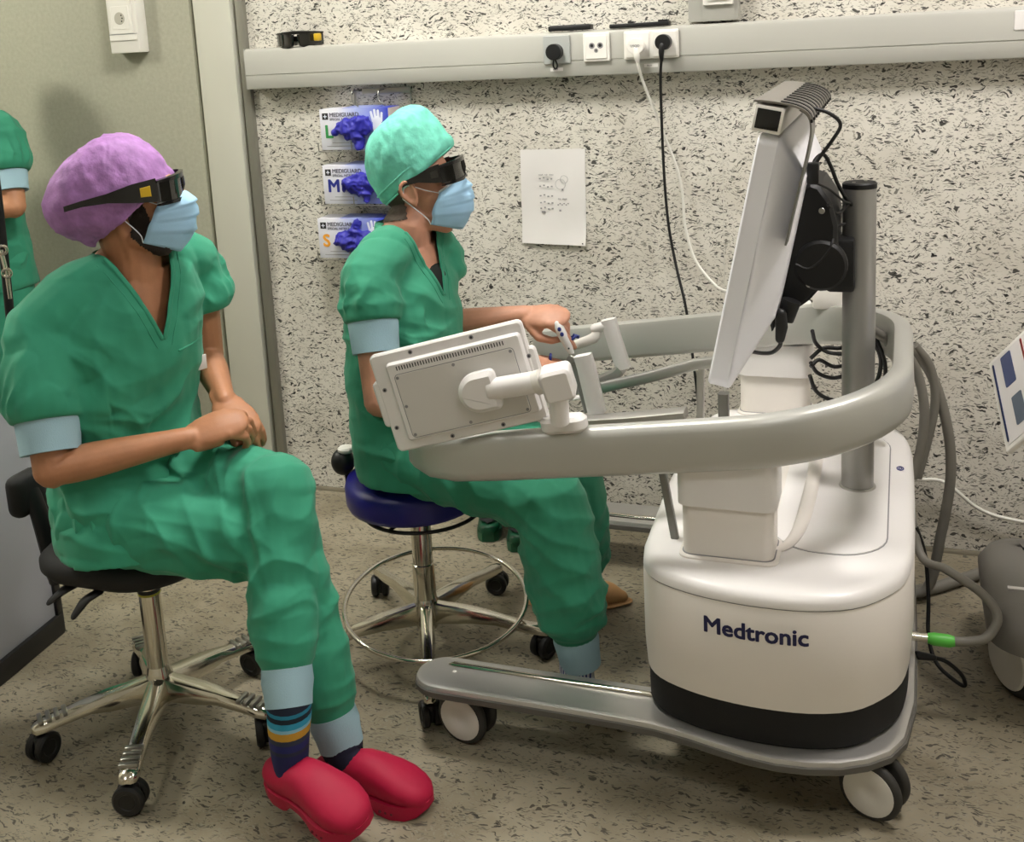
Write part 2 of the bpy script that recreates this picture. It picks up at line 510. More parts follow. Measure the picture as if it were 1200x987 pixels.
def crumple(VF, amp, freq, seed=0., folds=(), aniso=None, calm=()):
    """cloth relief: ridged creases everywhere, plus groups of folds (centre, radius, axis, amplitude, wavelength)"""
    V, F = VF
    N = normals(V, F)
    Q = V
    w = np.stack([vnoise(Q * 5 + seed + k * 9.3) for k in range(3)], 1)
    q = Q * freq + seed + .7 * w
    if aniso is False:
        d = amp * ((1 - np.abs(vnoise(q))) ** 3 - .35) + amp * .5 * ((1 - np.abs(vnoise(q * 2.1 + 4))) ** 3 - .35)
    else:      # long creases in several directions, some ridges, some sharp valleys
        d = np.zeros(len(V))
        for j, (dx, sg, a_) in enumerate((((.5, .2, .85), 1, 1.), ((-.6, .3, .7), 1, .8), ((.8, -.4, .35), -1, .8), ((.2, .9, -.3), 1, .6), ((.9, .3, .1), -1, .5))):
            u_ = nrm(dx); al = (V @ u_)[:, None] * u_
            p_ = (V - al) * freq * (1.2 + .35 * j) + al * freq * .32 + seed + 5.1 * j + .55 * w
            r_ = (1 - np.abs(vnoise(p_))) ** 3.2
            g_ = np.clip(.5 + 1.3 * vnoise(V * 4.5 + seed + 2.7 * j), 0, 1)
            d += sg * amp * a_ * (r_ - .2) * g_
    for c, r, ax, a, lam in folds:
        x = V - np.asarray(c); g = np.exp(-(x ** 2).sum(1) / (r * r))
        a = a * 1.75; ph = (x @ nrm(ax) + .35 * lam * vnoise(V * 14 + seed) + .8 * lam * vnoise(V * 5 + seed)) / lam
        d += a * g * (1 - 2 * np.abs(np.sin(PI * ph)) ** .8) * (.6 + .4 * vnoise(V * 8 + seed + 3))
    for c, ax, w_ in calm:      # hems stay smooth where they meet a cuff
        x = V - np.asarray(c); al = x @ nrm(ax); lat = np.linalg.norm(x - al[:, None] * nrm(ax), axis=1)
        d *= 1 - np.exp(-(al / w_) ** 2) * (lat < .13)
    return V + N * d[:, None], F

# ================================================================== room shell
struct('floor', rbox((-.3, -2.2, -.02), (3.0, 2.3, .02), 0), M['floor'])
wb = struct('wall_back', rbox((1.0, .05, 1.375), (1.98, .05, 1.375), 0), M['wall'])
obj('seam', rbox((.628, -.0005, 1.0), (.0012, .001, .43), 0), M['plaster'], wb)
struct('door_1', rbox((-2.2, .035, 1.36), (1.043, .05, 1.36), .002), M['door'])
struct('trim_1', rbox((-1.066, .03, 1.375), (.072, .05, 1.375), .002), M['frame'])
struct('trim_2', rbox((-.959, .0, 1.375), (.016, .020, 1.375), .004), M['edge'])
struct('trim_3', rbox((-1.07, .06, 1.375), (.13, .04, 1.375), 0), M['gap'])
struct('wall_left', rbox((-3.3, -2.2, 1.375), (.05, 2.3, 1.375), 0), M['plaster'])
struct('wall_right', rbox((2.7 + .05, -2.2, 1.375), (.05, 2.3, 1.375), 0), M['plaster'])
struct('wall_front', rbox((-.3, -4.55, 1.375), (3.1, .05, 1.375), 0), M['plaster'])
struct('ceiling', rbox((-.3, -2.2, CEIL + .02), (3.0, 2.3, .02), 0), M['ceil'])
cv = [(0, .012), (-.003, .012), (-.007, .010), (-.010, .006), (-.012, .0005), (0, .0)]
struct('baseboard_back', rings_mesh([[(x, y, z) for y, z in cv] for x in (-.946, 2.69)]), mat('joint_strip', '6f6857', .7), sharp=60)

for i, (x, y, hx, hy, st, c) in enumerate(LAMPS):
    t = thing('ceiling_light', (x, y, CEIL), ['square ceiling light over the door corner of the room', 'square ceiling light above the blue stool', 'square ceiling light above the console',
              'dim square ceiling light over the open floor by the door side', 'dim square ceiling light over the open floor by the console side'][i], 'ceiling light', 'ceiling lights')
    obj('diffuser', rbox((x, y, CEIL - .012), (hx - .012, hy - .012, .004), 0), mat('lamp_diffuser', 'ffffff', .6, emit=(c, st)), t)
    fr = rrect(x - hx, y - hy, x + hx, y + hy, .004, 2); fi = rrect(x - hx + .012, y - hy + .012, x + hx - .012, y + hy - .012, .004, 2)
    z0, z1 = CEIL - .02, CEIL
    obj('frame', rings_mesh([[(*p, z1) for p in fr], [(*p, z0) for p in fr], [(*p, z0) for p in fi], [(*p, z1) for p in fi]], False, False), M['white_p'], t)

# ================================================================== things on the wall
ZX, ZY, ZZ = A(1, 0, 0), A(0, 0, 1), A(0, -1, 0)        # wall plane: right, up, out of the wall
def plate(x0, z0, x1, z1, y0, th, r=.004, bev=.002):
    return slab(rrect(x0, z0, x1, z1, r, 4), 0, th, bev, (0, -y0, 0), ZX, ZY, ZZ)
def disc(x, z, r, y0, th, n=28):
    return cyl((x, -y0, z), (x, -y0 - th, z), r, n, min(.002, th * .4))

t = thing('cable_trunking', (.4, 0, 1.433), 'long horizontal light grey cable trunking across the wall', 'cable trunking')
prof = [(0, 1.433), (-.058, 1.433), (-.06, 1.436), (-.06, 1.4765), (-.0575, 1.4775), (-.0575, 1.4795), (-.06, 1.4805), (-.06, 1.552), (-.057, 1.560), (-.045, 1.566), (0, 1.566)]
obj('channel', rings_mesh([[(x, y, z) for y, z in prof] for x in (-.930, 2.0)]), M['duct'], t)
s = obj('grey_socket', plate(.111, 1.472, .194, 1.556, .06, .008), mat('socket_grey', 'a9aca9', .5), t, label='flush grey socket plate with a round black plug')
obj('black_plug', disc(.150, 1.508, .024, .066, .03), M['black_p'], s)
obj('plug_loop', tube([(.150, -.09, 1.49), (.146, -.085, 1.468), (.152, -.083, 1.458), (.158, -.083, 1.468), (.153, -.09, 1.488)], .0026, 8, 4), M['black_c'], s)
s = obj('antenna_socket', plate(.2355, 1.474, .315, 1.557, .06, .010), M['white_p'], t, label='white antenna socket with three small round ports')
obj('inner_plate', plate(.2425, 1.481, .308, 1.550, .069, .004), M['white_p'], s)
for dx, dz, r in ((-.0125, .006, .0085), (.0125, .006, .0085), (0, -.008, .005)):
    obj('port', ring((.2753 + dx, -.073, 1.5145 + dz), r * .8, .0022, np.array([ZX, ZY, ZZ]), 20, 6), M['ink'], s)
    obj('port_hole', disc(.2753 + dx, 1.5145 + dz, r * .7, .0725, .0012), M['black_p'], s)
s = obj('double_socket', plate(.358, 1.475, .518, 1.557, .06, .010), M['white_p'], t, label='white double power socket plate')
for x in (.398, .478):
    q = obj('socket_insert', plate(x - .036, 1.48, x + .036, 1.552, .069, .004), M['white_p'], s)
for x0, x1 in ((.129, .168), (.415, .455)):
    q = obj('name_label', plate(x0, 1.4505, x1, 1.4605, .06, .0012, .001, 0), M['paper'], t)
    obj('lettering', text('R1/7' if x0 < .3 else 'R1/1', .008, (x0 + .009, -.0613, 1.4528), ZX, ZY, ZZ), M['ink_d'], t)
obj('end_label', plate(1.392, 1.505, 1.44, 1.556, .06, .003), M['paper'], t)
obj('end_cap', rbox((-.9315, -.03, 1.4995), (.0015, .030, .066), .001), mat('end_cap_grey', '8f8e86', .5), t)

t = thing('cable_trunking', (.615, 0, 1.57), 'short vertical grey cable trunking above the horizontal one, with a white switch', 'cable trunking')
obj('channel', rbox((.6145, -.025, 2.16), (.0705, .025, .588), .003), M['duct'], t)
obj('lid', rbox((.6295, -.051, 2.16), (.0455, .0015, .588), .001), M['duct'], t)
s = obj('switch_plate', plate(.588, 1.616, .673, 1.70, .052, .010), M['white_p'], t)
obj('rocker', plate(.600, 1.628, .661, 1.688, .061, .006), M['white_p'], s)

# plugs and leads hanging from the double socket
t = thing('power_lead', (.398, -.07, 1.508), 'white power lead hanging from the double socket', 'power lead')
obj('plug', disc(.398, 1.513, .024, .073, .022), M['white_p'], t)
obj('plug_neck', tube([(.398, -.088, 1.505), (.400, -.092, 1.485), (.402, -.088, 1.466)], [.010, .009, .005], 12, 3, True), M['white_p'], t)
obj('lettering', text('USQD', .010, (.383, -.0955, 1.511), ZX, ZY, ZZ), M['ink'], t)
obj('lead', tube([(.400, -.09, 1.48), (.405, -.088, 1.45), (0.4153, -0.0700, 1.3993), (0.4581, -0.0500, 1.2718), (0.5082, -0.0400, 1.1181), (0.5203, -0.0400, 0.9769), (0.5504, -0.0500, 0.8756), (0.6184, -0.0900, 0.8058), (0.6793, -0.1400, 0.7837), (.64, -.14, .66), (.645, -.12, .50), (.65, -.11, .3), (.68, -.09, .02), (.78, -.06, .012)], .0042, 10, 6), M['white_c'], t)
t = thing('power_lead', (.478, -.07, 1.508), 'black power lead hanging from the double socket', 'power lead')
obj('plug', disc(.478, 1.521, .0225, .073, .03), M['black_p'], t)
obj('plug_neck', tube([(.476, -.098, 1.512), (.474, -.1, 1.49), (.473, -.095, 1.47)], [.009, .008, .005], 12, 3, True), M['black_p'], t)
obj('lead', tube([(.474, -.098, 1.48), (0.4666, -0.0850, 1.4228), (0.4635, -0.0700, 1.3234), (0.4625, -0.0500, 1.1454), (0.4714, -0.0500, 0.9913), (0.4933, -0.0600, 0.8636), (0.5243, -0.0900, 0.7484), (.54, -.09, .62), (.56, -.09, .4), (.57, -.09, .15), (.58, -.10, .013), (.60, -.14, .012)], .0042, 10, 6), M['black_c'], t)

# things lying on the trunking
def fit_over_glasses(root, X, c, sc=1.0, sidelens=True, fold=False, tw=0., tl=1.):
    """X rows: forward, left, up; c = bridge point"""
    c = np.asarray(c, float)
    T = lambda *p: c + sc * (A(*p) @ X)
    prof = []
    for k in range(25):
        a = -1 + 2 * k / 24; prof.append((.012 - .042 * abs(a) ** 2.6, .078 * a))
    def band(zt, zb, th):
        rings = []
        for (fx, ly), k in zip(prof, range(25)):
            a = abs(-1 + 2 * k / 24)
            zt_, zb_ = zt - .006 * a ** 2, zb + (.012 * (1 - min(1, abs(a - .0) * 3.2)) if zb < 0 else 0)
            o = nrm(A(1, np.sign(ly) * .9 * a ** 1.6, 0))[:2]
            rings.append([T(fx, ly, zt_), T(fx + th * o[0], ly + th * o[1], zt_ - .001), T(fx + th * o[0], ly + th * o[1], zb_), T(fx, ly, zb_)])
        return rings_mesh(rings)
    f1, f2 = band(.024, .013, .008), band(-.021, -.030, .007)
    br = join(tube([T(.016, -.009, .012), T(.017, -.010, -.004), T(.010, -.014, -.022)], [.004 * sc] * 3, 8), tube([T(.016, .009, .012), T(.017, .010, -.004), T(.010, .014, -.022)], [.004 * sc] * 3, 8))
    fr = obj('frame', join(f1, f2, br), M['g_black'], root)
    for s in (-1, 1):
        rings = []
        for (fx, ly) in [p for p in prof if .008 < s * p[1] < .079]:
            o = nrm(A(1, np.sign(ly) * .9 * (abs(ly) / .078) ** 1.6, 0))[:2]
            rings.append([T(fx + .001, ly, .015), T(fx + .0035 * o[0] + .001, ly + .0035 * o[1], .015), T(fx + .0035 * o[0] + .001, ly + .0035 * o[1], -.024), T(fx + .001, ly, -.024)])
        obj('lens', rings_mesh(rings), M['g_lens'], root)
        if fold:
            pts = [T(-.03, s * .076, 0), T(-.036, s * .04, -.002), T(-.036, -s * .035, -.004)]
            hh = [.014, .010, .006]
        else:
            pts = [T(-.026, s * .0785, 0), T(-.026 - .034 * tl, s * (.081 + tw * .55), 0), T(-.026 - .069 * tl, s * (.083 + tw * .9), -.002), T(-.026 - .104 * tl, s * (.084 + tw), -.006), T(-.026 - .129 * tl, s * (.083 + tw), -.012)]
            hh = [.022, .017, .0085, .0055, .005]
        w = sc * A(0, 1, 0) @ X if not fold else sc * A(1, 0, 0) @ X
        u = sc * A(0, 0, 1) @ X
        rings = []
        for p, h in zip(pts, hh):
            rings.append([p - w * .0025 - u * h, p + w * .0025 - u * h * .9, p + w * .0025 + u * h * .9, p - w * .0025 + u * h])
        tm = obj('temple', rings_mesh(rings), M['g_black'], root)
        if sidelens:
            pq = pts[0] * .55 + pts[1] * .45
            pq = pq + w * s * .0022
            d = nrm(pts[1] - pts[0])
            obj('side_lens', rings_mesh([[pq - d * .009 * sc - u * .010, pq + d * .011 * sc - u * .009, pq + d * .011 * sc + u * .008, pq - d * .009 * sc + u * .010],
                                         [pq - d * .008 * sc - u * .009 + w * s * .0022, pq + d * .010 * sc - u * .008 + w * s * .0022, pq + d * .010 * sc + u * .007 + w * s * .0022, pq - d * .008 * sc + u * .009 + w * s * .0022]]), M['amber'] if sidelens == 2 else M['g_lens'], tm if fold else root,
                label='amber side lens' if sidelens == 2 else None)
    return fr

t = thing('folded_glasses', (-.735, -.04, 1.566), 'folded dark wraparound glasses lying on the wall trunking', 'glasses')
fit_over_glasses(t, np.array([[0.15, -.988, -.02], [.988, .15, 0.0], [0, -.02, 1.0]]), (-.735, -.040, 1.592), 1.0, False, True)
obj('side_lens', rbox((-.657, -.046, 1.592), (.006, .018, .012), .004), M['amber'], t, label='amber side lens')
t = thing('flat_device', (.186, -.035, 1.566), 'flat black device on the trunking above the grey socket', 'device')
obj('case', rbox((.190, -.035, 1.5755), (.066, .02, .008), .004), M['black_p'], t)
obj('screen', rbox((.190, -.035, 1.584), (.060, .016, .0008), .0005), M['g_lens'], t)
t = thing('flat_device', (.40, -.035, 1.566), 'longer thin black device on the trunking above the double socket', 'device')
obj('case', rbox((.400, -.035, 1.573), (.088, .018, .0065), .003), M['black_p'], t)
obj('clip', rbox((.374, -.035, 1.582), (.008, .012, .003), .001), M['black_p'], t)
obj('end_piece', rbox((.47, -.035, 1.582), (.014, .015, .003), .001), M['black_p'], t)

t = thing('wall_socket', (-1.395, -.015, 1.575), 'white socket box with a round outlet high on the sliding door', 'wall socket')
obj('box', rbox((-1.395, -.042, 1.74), (.060, .027, .165), .004), M['white_p'], t)
s = obj('socket_frame', plate(-1.443, 1.640, -1.350, 1.80, .069, .006), M['white_p'], t)
obj('socket_plate', plate(-1.433, 1.655, -1.360, 1.735, .074, .003), M['white_p'], s)
obj('outlet', disc(-1.398, 1.693, .021, .077, .0015), mat('outlet_recess', 'b9b5a8', .6), s)
for dx, dz in ((.010, .011), (.013, 0), (.010, -.011)):
    obj('pin_hole', disc(-1.398 + dx * .9, 1.693 + dz * .9, .0028, .0784, .0008, 12), M['black_p'], s)
obj('lower_lip', plate(-1.452, 1.617, -1.338, 1.640, .069, .004), M['white_p'], t)
obj('groove', plate(-1.452, 1.6385, -1.338, 1.6405, .0692, .0046, .0005, 0), M['ink'], t)

# printed sheet
t = thing('paper_sheet', (.108, -.002, .92), 'white printed paper sheet taped to the speckled wall', 'paper')
g = []
for k in range(13):
    z = 1.2095 - .297 * k / 12
    row = []
    for i in range(9):
        x = .001 + .21 * i / 8 - .008 * k / 12
        lift = .002 + .012 * max(0, (k - 9) / 3) ** 2 * (.3 + .7 * (i / 8)) + .002 * math.sin(i * .8 + k * .5)
        row.append((x, -lift, z - .006 * (i / 8) * max(0, (k - 9) / 3)))
    g.append(row)
V = np.array(g).reshape(-1, 3); V2 = V + A(0, .0006, 0)
F = [(k * 9 + i, k * 9 + i + 1, (k + 1) * 9 + i + 1, (k + 1) * 9 + i) for k in range(12) for i in range(8)]
n = len(V); F2 = [tuple(j + n for j in f[::-1]) for f in F]
bd = [i for i in range(9)] + [k * 9 + 8 for k in range(1, 13)] + [12 * 9 + i for i in range(7, -1, -1)] + [k * 9 for k in range(11, 0, -1)]
F3 = [(bd[i], bd[i - 1], bd[i - 1] + n, bd[i] + n) for i in range(len(bd))]
obj('sheet', (np.concatenate([V, V2]), F + F2 + F3), M['paper'], t, 30)
pr = []
for bx, bz in ((.062, 1.118), (.062, 1.094), (.062, 1.064), (.062, 1.042), (.062, 1.024)):
    for i in range(4):
        if bz < 1.06 or i != 9: pr.append(rbox((bx + i * .0125, -.0052, bz + .003 * math.sin(i * 2)), (.0030, .0004, .0022), 0))
for bx, bz, r_ in ((.128, 1.10, .016), (.140, 1.115, .012)):
    pr.append(ring((bx, -.0052, bz), r_, .0005, np.array([ZX, ZY, ZZ]), 24, 4))
for i in range(6): pr.append(rbox((.118 + i * .0065, -.0052, 1.035 + .004 * (i % 2)), (.002, .0004, .0018), 0))
pr += [rbox((.070, -.0052, 1.013), (.006, .0004, .003), 0), rbox((.124, -.0052, 1.017), (.003, .0004, .003), 0), rbox((.134, -.0052, 1.083), (.0025, .0004, .003), 0)]
obj('print', join(*pr), M['ink'], t)
for i in range(6):
    for z_ in (1.128, 1.088): pass
obj('lettering', join(text('wash  rub  rinse', .0075, (.058, -.0056, 1.128), ZX, ZY, ZZ), text('dry  done', .0075, (.118, -.0056, 1.052), ZX, ZY, ZZ)), M['ink'], t)
obj('corner_mark', rbox((.195, -.016, .914), (.002, .0004, .002), 0), M['ink_d'], t)

# glove boxes in a wire rack
t = thing('glove_box_rack', (-.5, -.04, 1.42), 'wire rack on the wall holding the three glove boxes', 'wire rack')
wr = []
obj('wall_bar', rbox((-.445, -.006, 1.41), (.085, .006, .01), .002), M['steel'], t)
for x in (-.56, -.36): obj('upright', tube([(x, -.006, 1.42), (x, -.006, .84)], .0025, 8), M['steel'], t)
for z, x0 in ((1.225, -.655), (1.048, -.662), (.866, -.69)):
    x1 = x0 + .255
    for dy in (-.006, -.05, -.103):
        obj('shelf_wire', tube([(x0, dy, z), (x1, dy, z)], .002, 8), M['steel'], t)
    for x in (x0, x0 + .12, x1):
        obj('front_hoop', tube([(x, -.006, z), (x, -.103, z), (x, -.106, z + .03)], .002, 8), M['steel'], t)
for x in (-.545, -.45):
    obj('top_hook', tube([(x, -.006, 1.415), (x, -.055, 1.41), (x + .004, -.06, 1.38), (x + .03, -.075, 1.366)], .002, 8, 3), M['steel'], t)

def grad_mat(name, c0, c1, x0, x1):
    m, nt, b = newmat(name)
    g = nt.nodes.new('ShaderNodeNewGeometry'); s = nt.nodes.new('ShaderNodeSeparateXYZ'); nt.links.new(g.outputs['Position'], s.inputs[0])
    mr = nt.nodes.new('ShaderNodeMapRange'); nt.links.new(s.outputs[0], mr.inputs[0]); mr.inputs[1].default_value = x0; mr.inputs[2].default_value = x1
    cr = nt.nodes.new('ShaderNodeValToRGB'); nt.links.new(mr.outputs[0], cr.inputs[0])
    e = cr.color_ramp.elements; e[0].color = srgb(c0); e[1].color = srgb(c1); e[0].position = .25
    q = e.new(.55); q.color = srgb('9aa6d6')
    nt.links.new(cr.outputs[0], b.inputs['Base Color']); b.inputs['Roughness'].default_value = .5
    return m
letter_col = {'L': mat('print_green', '2f8f4a', .6), 'M': mat('print_navy', '1f2a86', .6), 'S': mat('print_orange', 'f0a536', .6)}
hand_print = mat('print_white', 'dfe3f0', .6)
for (sz, x0, z0, hh, lab) in (('L', -.646, 1.230, .132, 'topmost glove box marked L with blue gloves spilling out'),
                          ('M', -.652, 1.053, .127, 'middle glove box marked M with bunched blue gloves'),
                          ('S', -.686, .871, .133, 'lowest glove box marked S, partly behind the mint-capped man')):
    x1 = x0 + .245; yf = .098
    g = thing('glove_box', (x0 + .12, -.05, z0), lab, 'glove box', 'glove boxes on the wall rack')
    obj('carton', rbox(((x0 + x1) / 2, -.054, z0 + hh / 2), (.1225, .044, hh / 2), .0015), grad_mat('carton_print_' + sz, 'd9d9e3', '2233b0', x0, x1), g)
    obj('flap', rbox(((x0 + x1) / 2 + .02, -.057, z0 + hh + .0015), (.06, .038, .001), 0, np.array([nrm((1, 0, 0)), nrm((0, 1, .04)), nrm((0, -.04, 1))])), grad_mat('flap_print_' + sz, '8f97cf', '3a47b8', x0, x1), g)
    obj('side_panel', rbox((x1 + .0008, -.054, z0 + hh / 2), (.001, .043, hh / 2 - .002), 0), mat('carton_side_' + sz, 'cfc3c4', .6), g)
    obj('emblem', plate(x0 + .010, z0 + hh - .034, x0 + .031, z0 + hh - .013, yf, .0008, .001, 0), M['ink_d'], g)
    obj('emblem_cross', join(rbox((x0 + .0205, -yf - .001, z0 + hh - .0235), (.006, .0004, .0014), 0), rbox((x0 + .0205, -yf - .001, z0 + hh - .0235), (.0014, .0004, .006), 0)), hand_print, g)
    obj('lettering', join(text('MEDIGUARD', .0185, (x0 + .036, -yf - .0006, z0 + hh - .025), ZX, ZY, ZZ, .0003), text('SPECIAL NITRILE', .011, (x0 + .036, -yf - .0006, z0 + hh - .037), ZX, ZY, ZZ)), mat('print_grey', '5a5a66', .6), g)
    obj('size_letter', text(sz, .058, (x0 + .016, -yf - .0008, z0 + .040), ZX, ZY, ZZ, .0018), letter_col[sz], g, label={'L': 'green letter L', 'M': 'navy letter M', 'S': 'orange letter S'}[sz])
    obj('small_print', join(*[rbox((x0 + .05 + .02 * k, -yf - .0003, z0 + .012 + .011 * (k % 2)), (.03, .0003, .0008), 0) for k in range(3)]), M['ink'], g)
    hx, hz = x0 + .205, z0 + .045
    hp = [seg(A(hx, -yf, hz + .02), A(hx, -yf, hz + .045), .017, .016, 10)]
    for k, l in enumerate((.028, .034, .032, .024)):
        hp.append(seg(A(hx - .014 + .0095 * k, -yf, hz + .045), A(hx - .020 + .0125 * k, -yf, hz + .045 + l), .0045, .0040, 8))
    V, F = join(*hp); V[:, 1] = -yf + (V[:, 1] + yf) * .06
    obj('hand_print', (V, F), hand_print, g)
    # bunched glove coming out of the opening
    cx, cz = {'L': (x0 + .126, z0 + .068), 'M': (x0 + .142, z0 + .064), 'S': (x0 + .136, z0 + .062)}[sz]
    pcs = [ell((cx, -yf - .008, cz), (.058, .020, .034)), ell((cx - .03, -yf - .012, cz + .004), (.034, .02, .024)), ell((cx + .03, -yf - .01, cz + .008), (.034, .022, .028)),
           seg(A(cx + .012, -yf - .012, cz - .01), A(cx + .018, -yf - .016, cz - .052), .017, .012), seg(A(cx - .05, -yf - .01, cz + .008), A(cx - .062, -yf - .012, cz - .008), .016, .010)]
    if sz == 'S': pcs.append(seg(A(cx + .005, -yf - .008, cz + .02), A(cx + .02, -yf - .012, cz + .06), .02, .012))
    VF = crumple(union(pcs, .0035, 2), .011, 34, {'L': 1., 'M': 5., 'S': 9.}[sz], (), False)
    obj('bunched_gloves', VF, M['glove'], g, 0)

# ================================================================== left side: cabinet, stand
t = thing('grey_cabinet', (-1.3, -1.4, 0), 'low grey cabinet with black edges beside the swivel chair', 'cabinet')
Xc = np.array([nrm((.083, -.9965, 0)), nrm((.9965, .083, 0)), (0, 0, 1)])      # along the face, out of the face, up
fc = A(-1.041, -1.20, 0)                                                       # point of the face on the floor
obj('body', rbox(fc + A(.14, -.305, .385) @ Xc, (.26, .30, .335), .006, Xc), M['cabinet'], t)
obj('plinth', rbox(fc + A(.14, -.30, .03) @ Xc, (.27, .308, .03), .004, Xc), M['black_p'], t)
obj('edge_strip', rbox(fc + A(-.125, -.012, .36) @ Xc, (.012, .016, .36), .003, Xc), M['black_p'], t)
obj('top', rbox(fc + A(.14, -.305, .728) @ Xc, (.27, .31, .012), .004, Xc), M['black_p'], t)

t = thing('equipment_stand', (-1.55, -.55, 0), 'thin black stand with chrome clamps at the far left', 'stand')
p0 = A(-1.545, -.62, 0)
obj('pole', tube([(-1.5260, -0.6200, 0.7720), (-1.5113, -0.6200, 1.0941), (-1.5047, -0.6200, 1.3995)], .014, 14, 2), M['black_m'], t)
q = (-1.5260, -0.6200, 0.7720)
obj('lower_pole', cyl((q[0], q[1], .03), q, .014, 14), M['black_m'], t)
obj('foot', lathe([(0, 0), (.15, 0), (.15, .015), (.03, .035), (0, .035)], (q[0], q[1], 0), 28), M['black_m'], t)
for px_ in (((-1.4800, -0.6600, 0.9994)), ((-1.4758, -0.6600, 0.9265))):
    p = A(*px_)
    obj('clamp_ring', ring(p, .013, .005, frame_from((.4, -.9, 0)), 24, 8), M['chrome'], t)
obj('clamp_arm', tube([(-1.4916, -0.6550, 0.9983), (-1.4807, -0.6550, 0.9253), (-1.4813, -0.6550, 0.8434)], [.007, .007, .006], 10), M['chrome'], t)

# ================================================================== right side: hoses, board, other cart
t = thing('information_board', (1.4, -.7, .62), 'tilted white framed board with blue header and small photos at the right edge', 'board')
a = A(*(1.3155, -0.6200, 0.7676)); b_ = A(*(1.3384, -0.8600, 0.6446)); c_ = A(*(1.3779, -0.5600, 0.9221))
ux = b_ - a; lx = np.linalg.norm(ux); ux = nrm(ux)          # along the lower-left edge
uy = c_ - a; uy = uy - ux * np.dot(uy, ux); ly = np.linalg.norm(uy) ; uy = nrm(uy); uz = np.cross(ux, uy)
if np.dot(uz, A(1.1254, -3.3265, 1.577) - a) < 0: uz = -uz
def onb(x0, y0, x1, y1, z0, z1, bev=0.):
    return slab(rrect(x0, y0, x1, y1, .004, 3), z0, z1, bev, a, ux, uy, uz)
ly2 = ly * 2.6
obj('panel', onb(0, 0, lx, ly2, -.012, 0, .002), M['white_p'], t)
obj('sheet', onb(.012, .012, lx - .012, ly2 - .012, 0, .0012), M['paper'], t)
obj('blue_header', onb(.016, ly * .98, lx - .016, ly * 1.22, .0012, .002), mat('header_blue', '2b64b5', .5), t)
obj('red_rule', onb(.016, ly * .80, lx - .016, ly * .84, .0012, .002), mat('rule_red', 'a83a35', .5), t)
obj('blue_rule', onb(.02, ly * .09, lx - .02, ly * .13, .0012, .002), mat('rule_navy', '26396f', .5), t)
obj('photo', onb(.02, ly * .30, lx * .42, ly * .55, .0012, .002), mat('photo_dark', '47527a', .5), t)
obj('photo', onb(lx * .55, ly * .36, lx * .85, ly * .6, .0012, .002), mat('photo_dark2', '5f6a78', .5), t)
obj('support', tube([a + ux * lx * .6 + uy * ly * 1.5 - uz * .01, (1.62, -.58, .60), (1.65, -.62, .522)], .012, 12), M['alu_d'], t)

t = thing('instrument_cart', (1.5, -.62, 0), 'grey wheeled base of another cart at the right edge', 'cart')
o_ = rrect(1.315, -.86, 1.86, -.38, .10, 8)
obj('base_cover', outline(o_, [(.165, .02), (.172, .004), (.215, .0), (.245, .02), (.258, .06), (.26, .12)]), mat('grey_cover', '6f6c66', .45), t)
obj('black_skirt', outline(o_, [(.06, .10), (.17, .07)]), M['black_p'], t)
obj('column', outline(rrect(1.55, -.72, 1.75, -.52, .04, 6), [(.25, 0), (.5, 0), (.52, .01)]), M['cart_g'], t)
obj('marking', rbox((1.385, -.70, .2585), (.02, .006, .002), .001), M['paper'], t)
for (x, y) in ((1.392, -.70), (1.392, -.46), (1.8, -.80), (1.8, -.44)):
    w = obj('wheel', cyl((x - .024, y - .013, .088), (x + .024, y + .013, .088), .088, 36, .010), M['tyre'], t)
    obj('wheel_disc', cyl((x - .029, y - .0155, .088), (x + .029, y + .0155, .088), .072, 36, .004), M['wheel_w'], w)

t = thing('floor_hose', (1.3, -.15, 0), 'thick grey hose along the floor behind the console', 'hose')
obj('hose', tube([(1.10, -.34, .018), (1.2118, -0.2779, 0.0180), (1.3014, -0.1956, 0.0180), (1.4635, -0.0565, 0.0180), (1.62, -.03, .018)], .016, 12, 5), M['grey_c'], t)
t = thing('white_lead', (1.3, -.04, .13), 'thin white lead sagging along the wall right of the console', 'lead')
obj('lead', tube([(1.06, -.06, .235), (1.1824, -0.0500, 0.2389), (1.2537, -0.0400, 0.2309), (1.3508, -0.0300, 0.1525), (1.4624, -0.0300, 0.1277), (1.62, -.03, .12), (1.9, -.03, .012)], .0055, 10, 5), M['white_c'], t)

